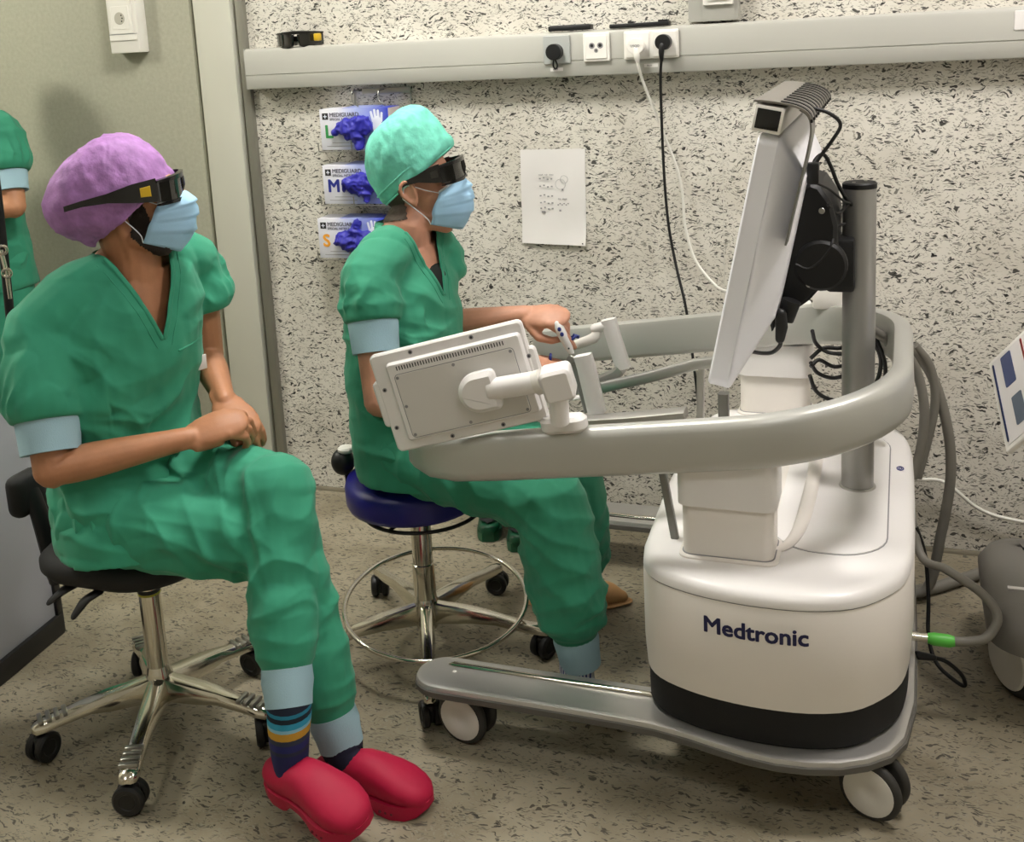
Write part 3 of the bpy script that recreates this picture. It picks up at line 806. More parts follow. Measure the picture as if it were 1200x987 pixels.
# green clogs parked behind the stool
def clog(root, P0, d, L=.27, upm=None, solem=None, hole=None, tilt=None, back=True, k=1.0):
    """P0 heel point on the floor, d heel-to-toe direction"""
    d = nrm(d); upv = A(0, 0, 1) if tilt is None else nrm(np.asarray(tilt) - d * np.dot(tilt, d)); sd = np.cross(upv, d)
    P0 = np.asarray(P0, float)
    T = lambda s, y, z: P0 + d * s * L + sd * y * k + upv * z * k
    st = [0, .04, .12, .22, .34, .46, .58, .70, .80, .89, .95, .985, 1.0]
    hw = [.014, .026, .034, .036, .035, .037, .042, .047, .048, .043, .034, .022, .008]
    tp = [.056, .064, .070, .074, .090, .096, .092, .083, .073, .062, .053, .044, .036]
    if not back: tp = [.048, .054, .058, .062, .090, .098, .092, .083, .073, .062, .053, .044, .036]
    n = 20; ang = np.linspace(0, 2 * PI, n, endpoint=False); rings = []
    for s, w, z in zip(st, hw, tp):
        zb = .016; c, h = (z + zb) / 2, (z - zb) / 2
        rings.append([T(s, w * np.sign(math.cos(a)) * abs(math.cos(a)) ** .8, c + h * np.sign(math.sin(a)) * abs(math.sin(a)) ** (.75 if math.sin(a) < 0 else .9)) for a in ang])
    u = obj('clog_upper', rings_mesh(rings), upm, root, 60)
    ss = [0, .06, .16, .27, .31, .36, .46, .56, .62, .74, .86, .94, 1.005]
    wd = [.018, .031, .038, .038, .037, .036, .038, .043, .047, .051, .046, .035, .012]
    bt = [.002, 0, 0, 0, .004, .016, .017, .012, .002, 0, .001, .006, .016]
    rings = [[T(s, -w, b), T(s, -w * 1.02, .018), T(s, -w, .030), T(s, w, .030), T(s, w * 1.02, .018), T(s, w, b)] for s, w, b in zip(ss, wd, bt)]
    obj('clog_sole', rings_mesh(rings), solem, root, 50)
    if hole:
        for q in range(6):
            s = .66 + .05 * q; w = .0495 - .004 * max(0, q - 2) ** 1.3
            for sg in (-1, 1):
                obj('sole_hole', ell(T(s, sg * w, .013), (.0035, .0035, .0035), None, 8, 6), hole, root)
    return T

for i, (p, lab) in enumerate((((-0.0816, -0.2647, 0.0000), 'green rubber clog behind the blue stool, nearer the wall'), ((0.0300, -0.3098, 0.0000), 'green rubber clog behind the blue stool, closer to the seated man'))):
    g = thing('green_clog', p, lab, 'clog', 'pair of green clogs on the floor')
    T = clog(g, p, (-.25 if i == 0 else -.18, 1, 0), .27, M['clog_g'], M['clog_g'], None, None, False)
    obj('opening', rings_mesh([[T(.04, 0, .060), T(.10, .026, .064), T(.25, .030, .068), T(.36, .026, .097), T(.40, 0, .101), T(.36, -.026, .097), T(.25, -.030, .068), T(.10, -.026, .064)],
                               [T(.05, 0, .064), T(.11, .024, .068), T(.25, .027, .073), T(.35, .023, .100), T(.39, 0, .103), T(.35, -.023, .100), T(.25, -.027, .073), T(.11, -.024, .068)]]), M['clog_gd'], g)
    st_ = [T(.36, .040, .062), T(.22, .042, .085), T(.03, .034, .094), T(-.05, 0, .096), T(.03, -.034, .094), T(.22, -.042, .085), T(.36, -.040, .062)]
    sp = obj('heel_strap', tube(st_, .009, 8, 4, True, A(0, 0, 1), .9), M['clog_g'], g)
    for sg in (-1, 1):
        obj('rivet', ell(T(.35, sg * .046, .062), (.006, .006, .006), None, 10, 8), M['wheel_w'], sp, label='white strap rivet')

# ================================================================== surgical console
YC = -.74
t = CON = thing('surgical_console', (.88, YC, 0), 'white and silver surgeon console cart with open rail and raised screen', 'console')
def sym(P):   # mirror a near-side plan outline to the far side
    return [(x, 2 * YC - y) for x, y in P][::-1]
body = [(.615, -1.12), (.630, -1.19), (.665, -1.238), (.73, -1.270), (.80, -1.287), (.88, -1.294), (.97, -1.287), (1.05, -1.257), (1.105, -1.20), (1.142, -1.13), (1.158, -1.03), (1.162, -.90)]
bodyo = [tuple(p) for p in catmull([A(x, y, 0) for x, y in body], 3)[:, :2]]
B = bodyo + [(1.163, YC)] + sym(bodyo)
B = B + [(.604, -.60), (.600, YC), (.604, -.88)]
B = [(.615, -1.12)] + B[1:]
obj('lower_band', outline(B, [(.152, .018), (.165, .008), (.238, .007), (.240, .03)]), M['band'], t, label='black mesh ventilation band')
obj('body_shell', outline(B, [(.236, .012), (.240, .004), (.30, .0), (.452, .0), (.456, .003)]), M['cart'], t)
obj('body_lid', outline(B, [(.457, .004), (.460, .0), (.472, .001), (.481, .006), (.487, .016), (.490, .034), (.4905, .07)]), M['cart_w'], t)
obj('lid_seam', outline(B, [(.4545, .003), (.4585, .003)]), M['ink'], t)
# low lip and plateau on the lid
plat = rrect(.875, -1.10, 1.105, -.38, (.10, .10, .10, .10), 8)
obj('plateau_groove', outline(plat, [(.487, -.003), (.4909, -.003)]), M['ink'], t)
obj('deck_plateau', outline(plat, [(.488, 0), (.4925, .0), (.494, .003), (.494, .03)]), M['cart_w'], t)
lip = [(.885, -1.125, .494), (.912, -1.09, .496), (.928, -1.02, .498), (.935, -.92, .500), (.938, YC, .502), (.935, -.56, .500), (.928, -.46, .498), (.905, -.39, .494)]
obj('deck_lip', tube(lip, [.006, .011, .014, .016, .016, .016, .014, .006], 12, 4, True, A(0, 0, 1), .7), M['cart'], t)
obj('deck_inset', outline(rrect(.66, -.93, .90, -.55, .05, 6), [(.489, 0), (.4925, .001), (.493, .004)]), M['cart'], t)
# maker's lettering and mark
V, F = text('Medtronic', .0475, ((0.7661, -1.2880, 0.3868)[0], 0, (0.7661, -1.2880, 0.3868)[2]), A(1, 0, 0), A(0, 0, 1), A(0, -1, 0), .0013, .0010, 1.02)
bo = sorted(bodyo); V[:, 1] += np.interp(V[:, 0], [p[0] for p in bo], [p[1] for p in bo]) - .0004    # follows the curve of the shell
obj('lettering', (V, F), M['logo'], t, label='dark blue lettering on the front')
mk = ring((0, 0, 0), .010, .0016, None, 28, 6)
mc = A(*(1.1301, -0.6060, 0.4905))
V = mk[0] * A(.75, 1.2, .5) + mc
obj('round_mark', join((V, mk[1]), (ring((0, 0, 0), .005, .0014, None, 20, 6)[0] * A(.75, 1.2, .5) + mc, ring((0, 0, 0), .005, .0014, None, 20, 6)[1])), M['navy'], t)
# base plate with two foot bars
def arc(cx, cy, r, a0, a1, n): return [(cx + r * math.cos(R(a0 + (a1 - a0) * k / n)), cy + r * math.sin(R(a0 + (a1 - a0) * k / n))) for k in range(n + 1)]
near = arc(.164, -1.2035, .0665, 90, 270, 12) + [(.30, -1.270), (.45, -1.270), (.58, -1.271), (.66, -1.275), (.73, -1.287), (.79, -1.302), (.85, -1.315), (.91, -1.320), (.97, -1.315), (1.03, -1.299), (1.08, -1.272), (1.12, -1.235), (1.148, -1.18), (1.167, -1.05), (1.170, -.90)]
U = [(.690, -1.05), (.676, -1.115), (.640, -1.137)] + near + [(1.171, YC)]
far_ = [(x, 2 * YC - y) for x, y in near[::-1]]
U = U + far_ + [(.640, -.343), (.676, -.365), (.690, -.43), (.691, YC)]
pl_ = obj('base_plate', outline(U, [(.124, .006), (.126, .002), (.131, .0), (.138, .0), (.147, .001), (.1525, .004), (.154, .009), (.155, .016)]), M['alu_l'], t)
obj('rubber_edge', outline(U, [(.127, .001), (.130, -.002), (.142, -.002), (.145, .001)]), mat('rubber_grey', '5d5b56', .6), pl_)
for yy, sg in ((-1.174, 1), (-.306, -1)):
    obj('guide_strip', tube([(.165, yy, .156), (.175, yy, .1575), (.60, yy, .1575), (.66, yy, .1575)], [.003, .007, .007, .007], 12, 1, True, A(0, 0, 1), .6), M['chrome'], pl_)
    obj('guide_groove', rbox((.40, yy + .010 * sg, .1552), (.23, .0025, .0006), 0), M['gap'], pl_)
obj('under_tray', outline(rrect(.68, -1.20, 1.06, -.28, .03, 4), [(.075, .01), (.128, .0)]), M['black_p'], t)
def caster(x, y, ang, root, r=.063):
    c_, s_ = math.cos(ang), math.sin(ang)
    d, n_ = A(c_, s_, 0), A(-s_, c_, 0)
    ax = A(x, y, r)
    k = obj('caster', tube([ax + A(0, 0, r + .004) - d * .03, ax + A(0, 0, r * .55) - d * .03, ax + A(0, 0, .01) - d * .008, ax], [.026, .025, .020, .015], 14, 3, True), M['wheel_w'], root)
    for s in (-1, 1):
        w = obj('wheel', lathe([(.02, -.009), (r - .010, -.011), (r - .003, -.008), (r, -.003), (r, .003), (r - .003, .008), (r - .010, .011), (.02, .009)], ax + n_ * s * .022, 36, frame_from(n_)), M['tyre'], k)
    for s in (-1, 1):
        obj('wheel_disc', lathe([(.0, -.004), (r - .012, -.004), (r - .012, .003), (r - .020, .005), (.018, .005), (.012, .001), (0, .001)], ax + n_ * s * .031, 32, frame_from(n_ * s)), M['wheel_w'], k)
    return k
caster(1.090, -1.215, R(-20), t); caster(.215, -1.205, R(-12), t)
caster(1.090, -.27, R(15), t); caster(.215, -.275, R(10), t)
# telescopic side columns
for ym, yc in ((-1.122, -1.122), (-.235, -.235)):
    P = rrect(.708, ym - .058, .892, ym + .058, .022, 6)
    P2 = rrect(.700, ym - .066, .900, ym + .066, .024, 6)
    c_ = obj('side_column', outline(P, [(.486, 0), (.60, 0), (.61, .003)]), M['cart'], t)
    obj('column_foot', outline(rrect(.700, ym - .068, .902, ym + .066, .026, 6), [(.486, 0), (.494, 0), (.497, .004)]), M['cart'], c_)
    obj('column_gap', outline(rrect(.706, ym - .0605, .8945, ym + .0605, .023, 6), [(.4965, 0), (.4982, 0)]), M['ink'], c_)
    obj('column_sleeve', outline(P2, [(.604, .004), (.606, .0), (.716, 0), (.722, .012)]), M['cart_w'], c_)
    if ym > -1:
        obj('column_head', outline(P2, [(.695, 0), (.775, .0), (.795, .008), (.80, .03)]), M['cart_w'], c_)
# rail: an open loop tilted down to the surgeon
zc = lambda x: .712 + .135 * (x - .54)
path = [(x, -1.19) for x in (.112, .125, .16, .22, .32, .45, .60, .72, .82)]
rad_ = .335
for k in range(1, 15):
    a = R(-90 + 90 * k / 14); path.append((.82 + .312 * math.cos(a), -.88 + .31 * math.sin(a)))
half = path[:]
path = half + [(x, 2 * YC - y) for x, y in half[::-1]]
rings = []
n = len(path)
for i, (x, y) in enumerate(path):
    p0, p1 = path[max(0, i - 1)], path[min(n - 1, i + 1)]
    T_ = nrm(A(p1[0] - p0[0], p1[1] - p0[1], 0)); N_ = A(T_[1], -T_[0], 0)   # outward
    e = min(i, n - 1 - i)
    hh = .053 * (.50, .62, .84, .97, 1, 1)[min(e, 5)]
    z = zc(x) + (.053 - hh) * .95
    w = .022 * (.5, .8, 1, 1)[min(e, 3)]
    sec = [(-.75, -1), (.6, -1), (.92, -.86), (1.02, -.55), (1.05, .1), (1.0, .62), (.78, .90), (.3, 1), (-.45, 1), (-.85, .93), (-1, .7), (-1, -.75), (-.92, -.94)]
    rings.append([A(x, y, z) + N_ * w * a + A(0, 0, hh * b) for a, b in sec])
rl = obj('rail', rings_mesh(rings), M['alu'], t, 50)
# screen on its post
obj('post', cyl((1.037, YC, .488), (1.037, YC, 1.196), .036, 40), mat('post_aluminium', '9a9995', .36, .5), t)
obj('post_cap', lathe([(.037, 1.194), (.037, 1.204), (.034, 1.207), (0, 1.207)], (1.037, YC, 0), 40), M['black_m'], t)
for dx in (-.012, .012): obj('cap_screw', cyl((1.037 + dx, YC + dx, 1.206), (1.037 + dx, YC + dx, 1.2085), .004, 10), M['steel'], t)
obj('post_collar', ring((1.037, YC, .494), .0372, .004, None, 40, 8), M['alu_l'], t)
up_ = nrm((.111, 0, .528)); bk = nrm((.528, 0, -.111))
So = A(.744, -1.05, .819)
scr = obj('screen_shell', (lambda q: q)(slab(rrect(0, 0, .62, .540, .022, 6), 0, .045, .004, So, A(0, 1, 0), up_, bk)), M['screen_w'], t)
P = rrect(0, 0, .62, .540, .022, 6); nP = len(P)
def ins(P, l, b, rr, tt):   # shrink to an inner rectangle
    return [(l + p[0] * (.62 - l - rr) / .62, b + p[1] * (.54 - b - tt) / .54) for p in P]
lev = [(P, .043), (ins(P, .003, .004, .003, .004), .048), (ins(P, .055, .150, .055, .070), .100), (ins(P, .062, .158, .062, .078), .104), (ins(P, .2, .25, .2, .2), .105)]
obj('screen_back', rings_mesh([[So + A(0, 1, 0) * p[0] + up_ * p[1] + bk * z for p in q] for q, z in lev]), M['screen_w'], t, 30)
obj('display_glass', slab(rrect(.02, .022, .60, .52, .006, 4), -.0015, 0.001, 0, So, A(0, 1, 0), up_, bk), mat('display_glass', '0a0b0d', .12, coat=.4), t)
# tracker bar across the top
tb = So + up_ * .574 + bk * .014
Xt = np.array([bk, (0, 1, 0), up_])
br_ = obj('tracker_bar', rbox(tb + A(0, .31, .0), (.029, .325, .027), .004, Xt), M['white_p'], t)
obj('tracker_window', rbox(tb + A(0, -.0155, .0), (.023, .0015, .020), .001, Xt), M['g_black'], br_)
obj('tracker_window_far', rbox(tb + A(-.0285, .31, 0) @ Xt + A(0, 0, 0), (.001, .28, .015), .0005, Xt), M['g_black'], br_)
def ribbon(P, wdir, w, th):
    P = np.asarray(P, float); wdir = np.asarray(wdir, float); rings = []
    T = np.gradient(P, axis=0)
    for p, t_ in zip(P, T):
        n_ = nrm(np.cross(nrm(t_), wdir)); rings.append([p - wdir * w - n_ * th, p + wdir * w - n_ * th, p + wdir * w + n_ * th, p - wdir * w + n_ * th])
    return rings_mesh(rings)
sp = [(-.034, .030), (-.010, .033), (.030, .034), (.056, .031), (.076, .020), (.085, -.004), (.087, -.03), (.087, -.07), (.086, -.12), (.085, -.17), (.084, -.24)]
sp = catmull([A(tb[0], 0, tb[2]) + bk * a_ + up_ * b_ for a_, b_ in sp], 3)
hd = obj('tracker_bracket', ribbon([p + A(-.002, -1.005, -.003) for p in sp[9:]], A(0, 1, 0), .044, .0018), M['alu_d'], t)
hood = mat('hood_grey', '77736c', .5)
for k in range(11):
    obj('bracket_rib', ribbon([p + A(0, -1.042 + k * .058, .003) for p in sp[5:15]], A(0, 1, 0), .011, .0022), M['black_m'], hd)
obj('bracket_hood', ribbon([p + A(0, -.745, .001) for p in sp[:14]], A(0, 1, 0), .318, .002), hood, hd)
for k in range(5):
    p = So + up_ * (.46 - .012 * k) + bk * (.0945 - .001 * k)
# black mount between screen and post
mp = [(935,222), (950,212), (962,216), (976,236), (982,262), (981,300), (966,330), (950,348), (930,362), (915,372), (908,378), (903,360), (914,310), (925,262)]
mpw = [(0.9151, -0.8600, 1.2086), (0.9416, -0.8600, 1.2269), (0.9626, -0.8600, 1.2194), (0.9871, -0.8600, 1.1826), (0.9977, -0.8600, 1.1346), (0.9962, -0.8600, 1.0639), (0.9699, -0.8600, 1.0068), (0.9414, -0.8600, 0.9718), (0.9053, -0.8600, 0.9437), (0.8779, -0.8600, 0.9233), (0.8612, -0.8600, 0.8973), (0.8524, -0.8600, 0.9419), (0.8713, -0.8600, 1.0427), (0.8917, -0.8600, 1.1339)]
mpo = [(p[0], p[2]) for p in mpw][::-1]
mt_ = obj('screen_mount', slab(mpo, -.20, .035, .008, (0, -.86, 0), A(1, 0, 0), A(0, 0, 1), A(0, -1, 0)), M['black_m'], t, 30)
obj('mount_link', rbox((1.0, YC - .02, 1.03), (.03, .05, .06), .008), M['black_m'], mt_)
obj('mount_hub', cyl((.965, -.905, 1.05), (.965, -.875, 1.05), .055, 32, .006), M['black_m'], mt_)
for p in ((0.9669, -0.8980, 1.1686), (0.9408, -0.8980, 1.0092), (0.9566, -0.8980, 1.0841)):
    obj('mount_bolt', cyl(p, A(*p) + A(0, -.005, 0), .0065, 14, .001), M['steel'], mt_)
obj('cable_clip', rbox((0.9519, -0.9300, 1.2528), (.012, .014, .022), .003), M['black_p'], mt_)
obj('plug_body', tube([(0.9081, -0.9300, 0.9803), (0.8938, -0.9300, 0.9366)], [.02, .018], 12), M['black_p'], mt_)
obj('plug', tube([(0.8890, -0.9700, 0.9599), (0.8906, -0.9700, 0.9321), (0.8870, -0.9700, 0.9058)], [.012, .013, .010], 12, 1, True), M['black_p'], mt_)
obj('plug_cable', tube([(0.8870, -0.9700, 0.9095), (0.8859, -0.9600, 0.8879), (0.8677, -0.9400, 0.8660), (0.8414, -0.9000, 0.8511), (0.8099, -0.8400, 0.8360)], .0045, 10, 4), M['black_c'], mt_)
# black cables above and behind the mount
for pts, r_ in (([(0.9469, -0.9300, 1.3886), (0.9832, -0.9200, 1.3745), (1.0040, -0.9000, 1.3494), (0.9873, -0.9000, 1.3162), (0.9584, -0.9000, 1.2756), (0.9463, -0.9000, 1.2434)], .0040),
                ([(0.9466, -0.8800, 1.2515), (0.9504, -0.8600, 1.2707), (0.9671, -0.8500, 1.2820), (0.9823, -0.8400, 1.2532), (0.9940, -0.8300, 1.2185), (1.0085, -0.8000, 1.1842), (1.0215, -0.7700, 1.1606)], .0042),
                ([(0.9553, -0.9300, 1.2332), (0.9824, -0.9000, 1.2143), (1.0079, -0.8600, 1.1844), (1.0192, -0.8000, 1.1692)], .0025),
                ([(1.0088, -0.8000, 1.1240), (0.9908, -0.8600, 1.1235), (0.9879, -0.9000, 1.0996), (0.9710, -0.9050, 1.0691), (0.9413, -0.9050, 1.0444), (0.9132, -0.9050, 1.0532)], .0030),
                ([(1.0174, -0.8000, 1.1692), (0.9971, -0.8500, 1.1551), (0.9791, -0.9000, 1.1817)], .0035)):
    obj('cable', tube(pts, r_, 10, 5), M['black_c'], mt_)
# small white box on the far rail, behind the post
obj('rail_box', rbox(A(*(0.9446, -0.3200, 0.8382)), (.037, .02, .028), .006), M['white_p'], rl)

# --- hand controller frames
def bar(name, P, w, h, m, root, up=A(0, 0, 1)):
    P = [A(*p) for p in P]; rings = []
    for i, p in enumerate(P):
        t_ = nrm(P[min(i + 1, len(P) - 1)] - P[max(i - 1, 0)]); s_ = nrm(np.cross(t_, up)); u_ = np.cross(s_, t_)
        rings.append([p - s_ * w - u_ * h * .7, p - s_ * w * .7 - u_ * h, p + s_ * w * .7 - u_ * h, p + s_ * w - u_ * h * .7, p + s_ * w + u_ * h * .7, p + s_ * w * .7 + u_ * h, p - s_ * w * .7 + u_ * h, p - s_ * w + u_ * h * .7])
    return obj(name, rings_mesh(rings), m, root)
cf = bar('frame_post', [(.732, YC, .70), (.731, YC, .49)], .014, .012, M['alu_d'], t, A(1, 0, 0))
bar('frame_strut', [(0.6550, -1.1000, 0.6443), (0.6819, -1.1000, 0.4717)], .008, .008, M['alu_d'], cf, A(0, 1, 0))
bar('frame_strut', [(0.6544, -0.6000, 0.7226), (0.6513, -0.6000, 0.5592)], .009, .009, M['alu_l'], cf, A(1, 0, 0))
bar('frame_arm', [(0.3648, -0.6000, 0.6397), (0.5203, -0.6000, 0.6836), (0.6416, -0.6000, 0.7242), (0.6994, -0.6000, 0.7339)], .010, .014, M['alu_l'], cf)
bar('frame_arm', [(0.4356, -0.9800, 0.6927), (0.5632, -0.9800, 0.7099), (0.6861, -0.9800, 0.7304)], .022, .010, M['alu_l'], cf)
# near controller arm: white link plate
nl = bar('controller_link', [(0.4476, -0.9500, 0.8426), (0.4545, -0.9500, 0.8146), (0.4764, -0.9500, 0.7056)], .013, .020, M['cart_w'], t, A(1, 0, .3))
bar('link_side', [(0.4228, -0.9300, 0.8191), (0.4298, -0.9300, 0.7907), (0.4507, -0.9300, 0.7010)], .012, .009, M['cart_g'], nl, A(1, 0, .3))
obj('link_joint', cyl((0.4167, -0.9500, 0.8288), (0.4264, -0.9000, 0.8102), .011, 16, .002), M['steel'], nl)
# far controller arm
fl = bar('controller_link', [(0.4096, -0.5600, 0.8231), (0.4196, -0.5600, 0.7819), (0.4462, -0.5600, 0.6902)], .013, .019, M['cart_w'], t, A(1, 0, .3))
obj('link_knob', tube([(0.4090, -0.5600, 0.8069), (0.3741, -0.5600, 0.7962)], [.013, .014], 16, 1, True), M['cart_w'], fl)
obj('link_arm', tube([(0.3787, -0.5600, 0.7941), (0.3712, -0.5700, 0.7733), (0.3268, -0.5800, 0.7555)], [.012, .014, .013], 12, 3, True, A(0, 1, 0), .7), M['wheel_w'], fl)
bar('link_base', [(0.4394, -0.5600, 0.6898), (0.4251, -0.5600, 0.6750), (0.3684, -0.5600, 0.6458)], .016, .014, M['alu_l'], fl)
bar('link_brace', [(0.4113, -0.5450, 0.7821), (0.4330, -0.5450, 0.6755)], .010, .010, M['alu_d'], fl, A(1, 0, .3))
# the two finger grips the surgeon holds
gw = obj('finger_grip', tube([(0.3091, -0.6890, 0.8398), (0.3153, -0.6893, 0.8267), (0.3307, -0.6855, 0.7904), (0.3419, -0.6815, 0.7627)], [.011, .0125, .0115, .007], 16, 4, True), M['cart_w'], t)
for p in ((0.3179, -0.7013, 0.8300), (0.3241, -0.7016, 0.8170)):
    obj('grip_button', ell(p, (.0052, .0035, .0058)), M['navy'], gw)
obj('grip_dot', ell((0.3393, -0.6975, 0.7796), (.0025, .0025, .0025)), M['ink_d'], gw)
obj('grip_joint', tube([(0.3419, -0.6815, 0.7627), (0.3388, -0.6818, 0.7400), (0.3247, -0.6897, 0.7280)], [.007, .009, .008], 12, 2, True), M['steel'], gw)
gw2 = obj('finger_grip', tube([(0.3043, -0.6980, 0.7250), (0.2770, -0.6996, 0.7149), (0.2495, -0.7012, 0.7047)], [.009, .011, .010], 14, 2, True), M['cart_w'], t)
obj('hand_rest', tube([(0.1991, -0.8196, 0.6456), (0.2390, -0.8033, 0.6516), (0.2987, -0.7779, 0.6648), (0.3651, -0.7313, 0.6624)], [.010, .013, .013, .010], 14, 3, True, A(0, 0, 1), .6), M['cart_w'], t)
obj('wrist_block', rbox(A(*(0.3456, -0.6898, 0.6884)), (.014, .014, .03), .004), M['cart_g'], t)

# --- tablet on its arm, back to the camera
TL, TR, BR, BL = A(*(0.0942, -1.2500, 0.9193)), A(*(0.4223, -1.1900, 0.9910)), A(*(0.4043, -1.1900, 0.7766)), A(*(0.0801, -1.2500, 0.6911))
tc = (TL + TR + BR + BL) / 4; tx = nrm(TR + BR - TL - BL); ty = TL + TR - BL - BR; ty = nrm(ty - tx * np.dot(tx, ty)); tz = np.cross(tx, ty)
hw_, hh_ = np.linalg.norm(TR + BR - TL - BL) / 4, np.linalg.norm(TL + TR - BL - BR) / 4
tab = obj('tablet_back', slab(rrect(-hw_, -hh_, hw_, hh_, .012, 5), -.004, .014, .004, tc, tx, ty, tz), M['cart_w'], t)
obj('tablet_front', slab(rrect(-hw_ + .003, -hh_ + .003, hw_ - .003, hh_ - .003, .012, 5), -.014, -.003, .002, tc, tx, ty, tz), M['black_p'], tab)
obj('tablet_grip', slab(rrect(-hw_ - .012, -.052, -hw_ + .03, .052, .010, 4), -.006, .012, .004, tc, tx, ty, tz), M['cart_w'], tab)
obj('tablet_grip', slab(rrect(hw_ - .03, -.050, hw_ + .012, .050, .010, 4), -.006, .012, .004, tc, tx, ty, tz), M['cart_w'], tab)
V, F = outline(rrect(-hw_ + .033, -hh_ + .022, hw_ - .008, hh_ - .022, .010, 5), [(.012, 0), (.022, .001), (.026, .005)])
obj('raised_back', (tc + V[:, :1] * tx + V[:, 1:2] * ty + V[:, 2:3] * tz, F), M['cart_w'], tab)
on = lambda x, y, z=0.: tc + tx * x + ty * y + tz * z
cp = obj('cover_plate', slab(rrect(-hw_ + .048, -hh_ + .03, hw_ - .03, hh_ - .05, .008, 4), .024, .0275, .0008, tc, tx, ty, tz), mat('cover_plate_grey', 'd3d0cb', .4), tab)
obj('plate_groove', slab(rrect(-hw_ + .0465, -hh_ + .0285, hw_ - .0285, hh_ - .0485, .009, 4), .024, .0264, 0, tc, tx, ty, tz), M['ink'], tab)
x0, x1, y0, y1 = -hw_ + .054, hw_ - .036, -hh_ + .036, hh_ - .056
for x, y in ((x0, y0), (x1, y0), (x0, y1), (x1, y1), (x0, (y0 + y1) / 2), ((x0 + x1) / 2, y0), ((x0 + x1) / 2, y1)):
    obj('plate_screw', cyl(on(x, y, .027), on(x, y, .0288), .0035, 12), M['ink'], tab)
for x, y in ((-.45 * hw_, hh_ - .011), (.35 * hw_, hh_ - .011), (hw_ - .008 + .004, .032), (hw_ - .004, -.04), (-hw_ + .014, .032), (-hw_ + .014, -.055), (-.25 * hw_, -hh_ + .011), (.42 * hw_, -hh_ + .011)):
    obj('rim_screw', cyl(on(x, y, .013), on(x, y, .0155), .0048, 14), M['ink'], tab)
    obj('screw_recess', cyl(on(x, y, .0135), on(x, y, .0160), .0026, 10), M['ink_d'], tab)
for k in range(40):
    x = -hw_ + .058 + k * (2 * hw_ - .105) / 39
    obj('vent_slot', rbox(on(x, hh_ - .036, .026), (.0011, .0045, .0008), 0, np.array([tx, ty, tz])), M['ink_d'], tab)
obj('vent_ridge', slab(rrect(-hw_ + .050, hh_ - .0435, hw_ - .040, hh_ - .0285, .002, 2), .024, .0262, .0006, tc, tx, ty, tz), M['cart_w'], tab)
# arm: bracket on the tablet, tube, block, post, foot on the rail
bkt = on(.045, -.010, .028)
ab = obj('arm_bracket', slab([(p[0], p[1]) for p in rrect(-.038, -.043, .048, .043, (.043, .012, .012, .043), 8)], 0, .034, .010, bkt, tx, ty, tz), M['cart_w'], t)
obj('arm_tube', tube([bkt + tz * .017 + tx * .03, A(*(0.4445, -1.2550, 0.8767))], [.023, .023], 20), M['cart_w'], ab)
obj('arm_collar', tube([A(*(0.4334, -1.2550, 0.8724)), A(*(0.4482, -1.2550, 0.8778))], [.0255, .0255], 20), M['wheel_w'], ab)
kb = A(*(0.4775, -1.2450, 0.8736))
K = obj('arm_block', slab(rrect(-.032, -.034, .032, .034, .012, 5), -.028, .028, .006, kb, tx, nrm(ty + tz * .1), np.cross(tx, nrm(ty + tz * .1))), M['cart_w'], t)
pt, pb_ = A(*(0.4759, -1.2400, 0.8320)), A(*(0.4728, -1.2300, 0.7880))
obj('arm_post', tube([kb - A(0, 0, .03), pb_ - A(0, 0, .004)], .020, 20), M['cart_w'], t)
fz = zc(.46) + .053
obj('arm_foot', slab(rrect(-.050, -.026, .050, .026, .024, 6), -.004, .030, .008, (pb_[0], -1.195, zc(pb_[0]) + .052), nrm((1, 0, .135)), A(0, 1, 0), nrm((-.135, 0, 1))), M['cart_w'], t)

# --- hoses and leads hanging from the console
hg = obj('hose', tube([(1.0525, -0.5000, 0.8009), (1.0996, -0.4200, 0.7587), (1.1529, -0.3600, 0.7169), (1.2037, -0.3300, 0.6418), (1.2433, -0.3300, 0.5053), (1.2544, -0.3300, 0.3651), (1.2329, -0.3300, 0.1948), (1.2019, -0.3300, 0.0435), (1.12, -.34, .03)], .0135, 12, 5), M['grey_c'], t)
obj('hose', tube([(1.0601, -0.4800, 0.7870), (1.1160, -0.4200, 0.7438), (1.1615, -0.3800, 0.6779), (1.1856, -0.3800, 0.5767), (1.1812, -0.3800, 0.4724), (1.1621, -0.3800, 0.3771)], .0125, 12, 5), M['grey_c'], t)
obj('hose', tube([(1.0537, -0.5500, 0.8232), (1.0964, -0.5000, 0.7767), (1.1207, -0.4800, 0.7173), (1.1177, -0.4800, 0.6397), (1.0987, -0.4800, 0.5488)], .0125, 12, 5), M['grey_c'], t)
obj('hose', tube([(1.1609, -0.3600, 0.7286), (1.1989, -0.3400, 0.6676), (1.2129, -0.3400, 0.5764), (1.1942, -0.3500, 0.4621), (1.1728, -0.3600, 0.3699)], .0115, 12, 5), M['grey_c'], t)
gh = obj('hose', tube([(1.14, -.55, .46), (1.1775, -0.6200, 0.2836), (1.2360, -0.7000, 0.2860), (1.3046, -0.7800, 0.2783), (1.3359, -0.8200, 0.2479), (1.3160, -0.8500, 0.2124), (1.2813, -0.8600, 0.2006), (1.2467, -0.8600, 0.1954)], .0105, 12, 6), M['grey_c'], t)
obj('green_sleeve', tube([(1.2485, -0.8600, 0.1956), (1.2362, -0.8600, 0.1948), (1.2046, -0.8600, 0.1953), (1.1922, -0.8600, 0.1956)], [.011, .0145, .0145, .011], 16), M['green_plug'], gh, label='green plug sleeve')
obj('plug_tip', tube([(1.1940, -0.8600, 0.1958), (1.158, -.86, zc(0) * 0 + (1.1691, -0.8600, 0.1963)[2])], [.0105, .0105], 16), M['chrome'], gh)
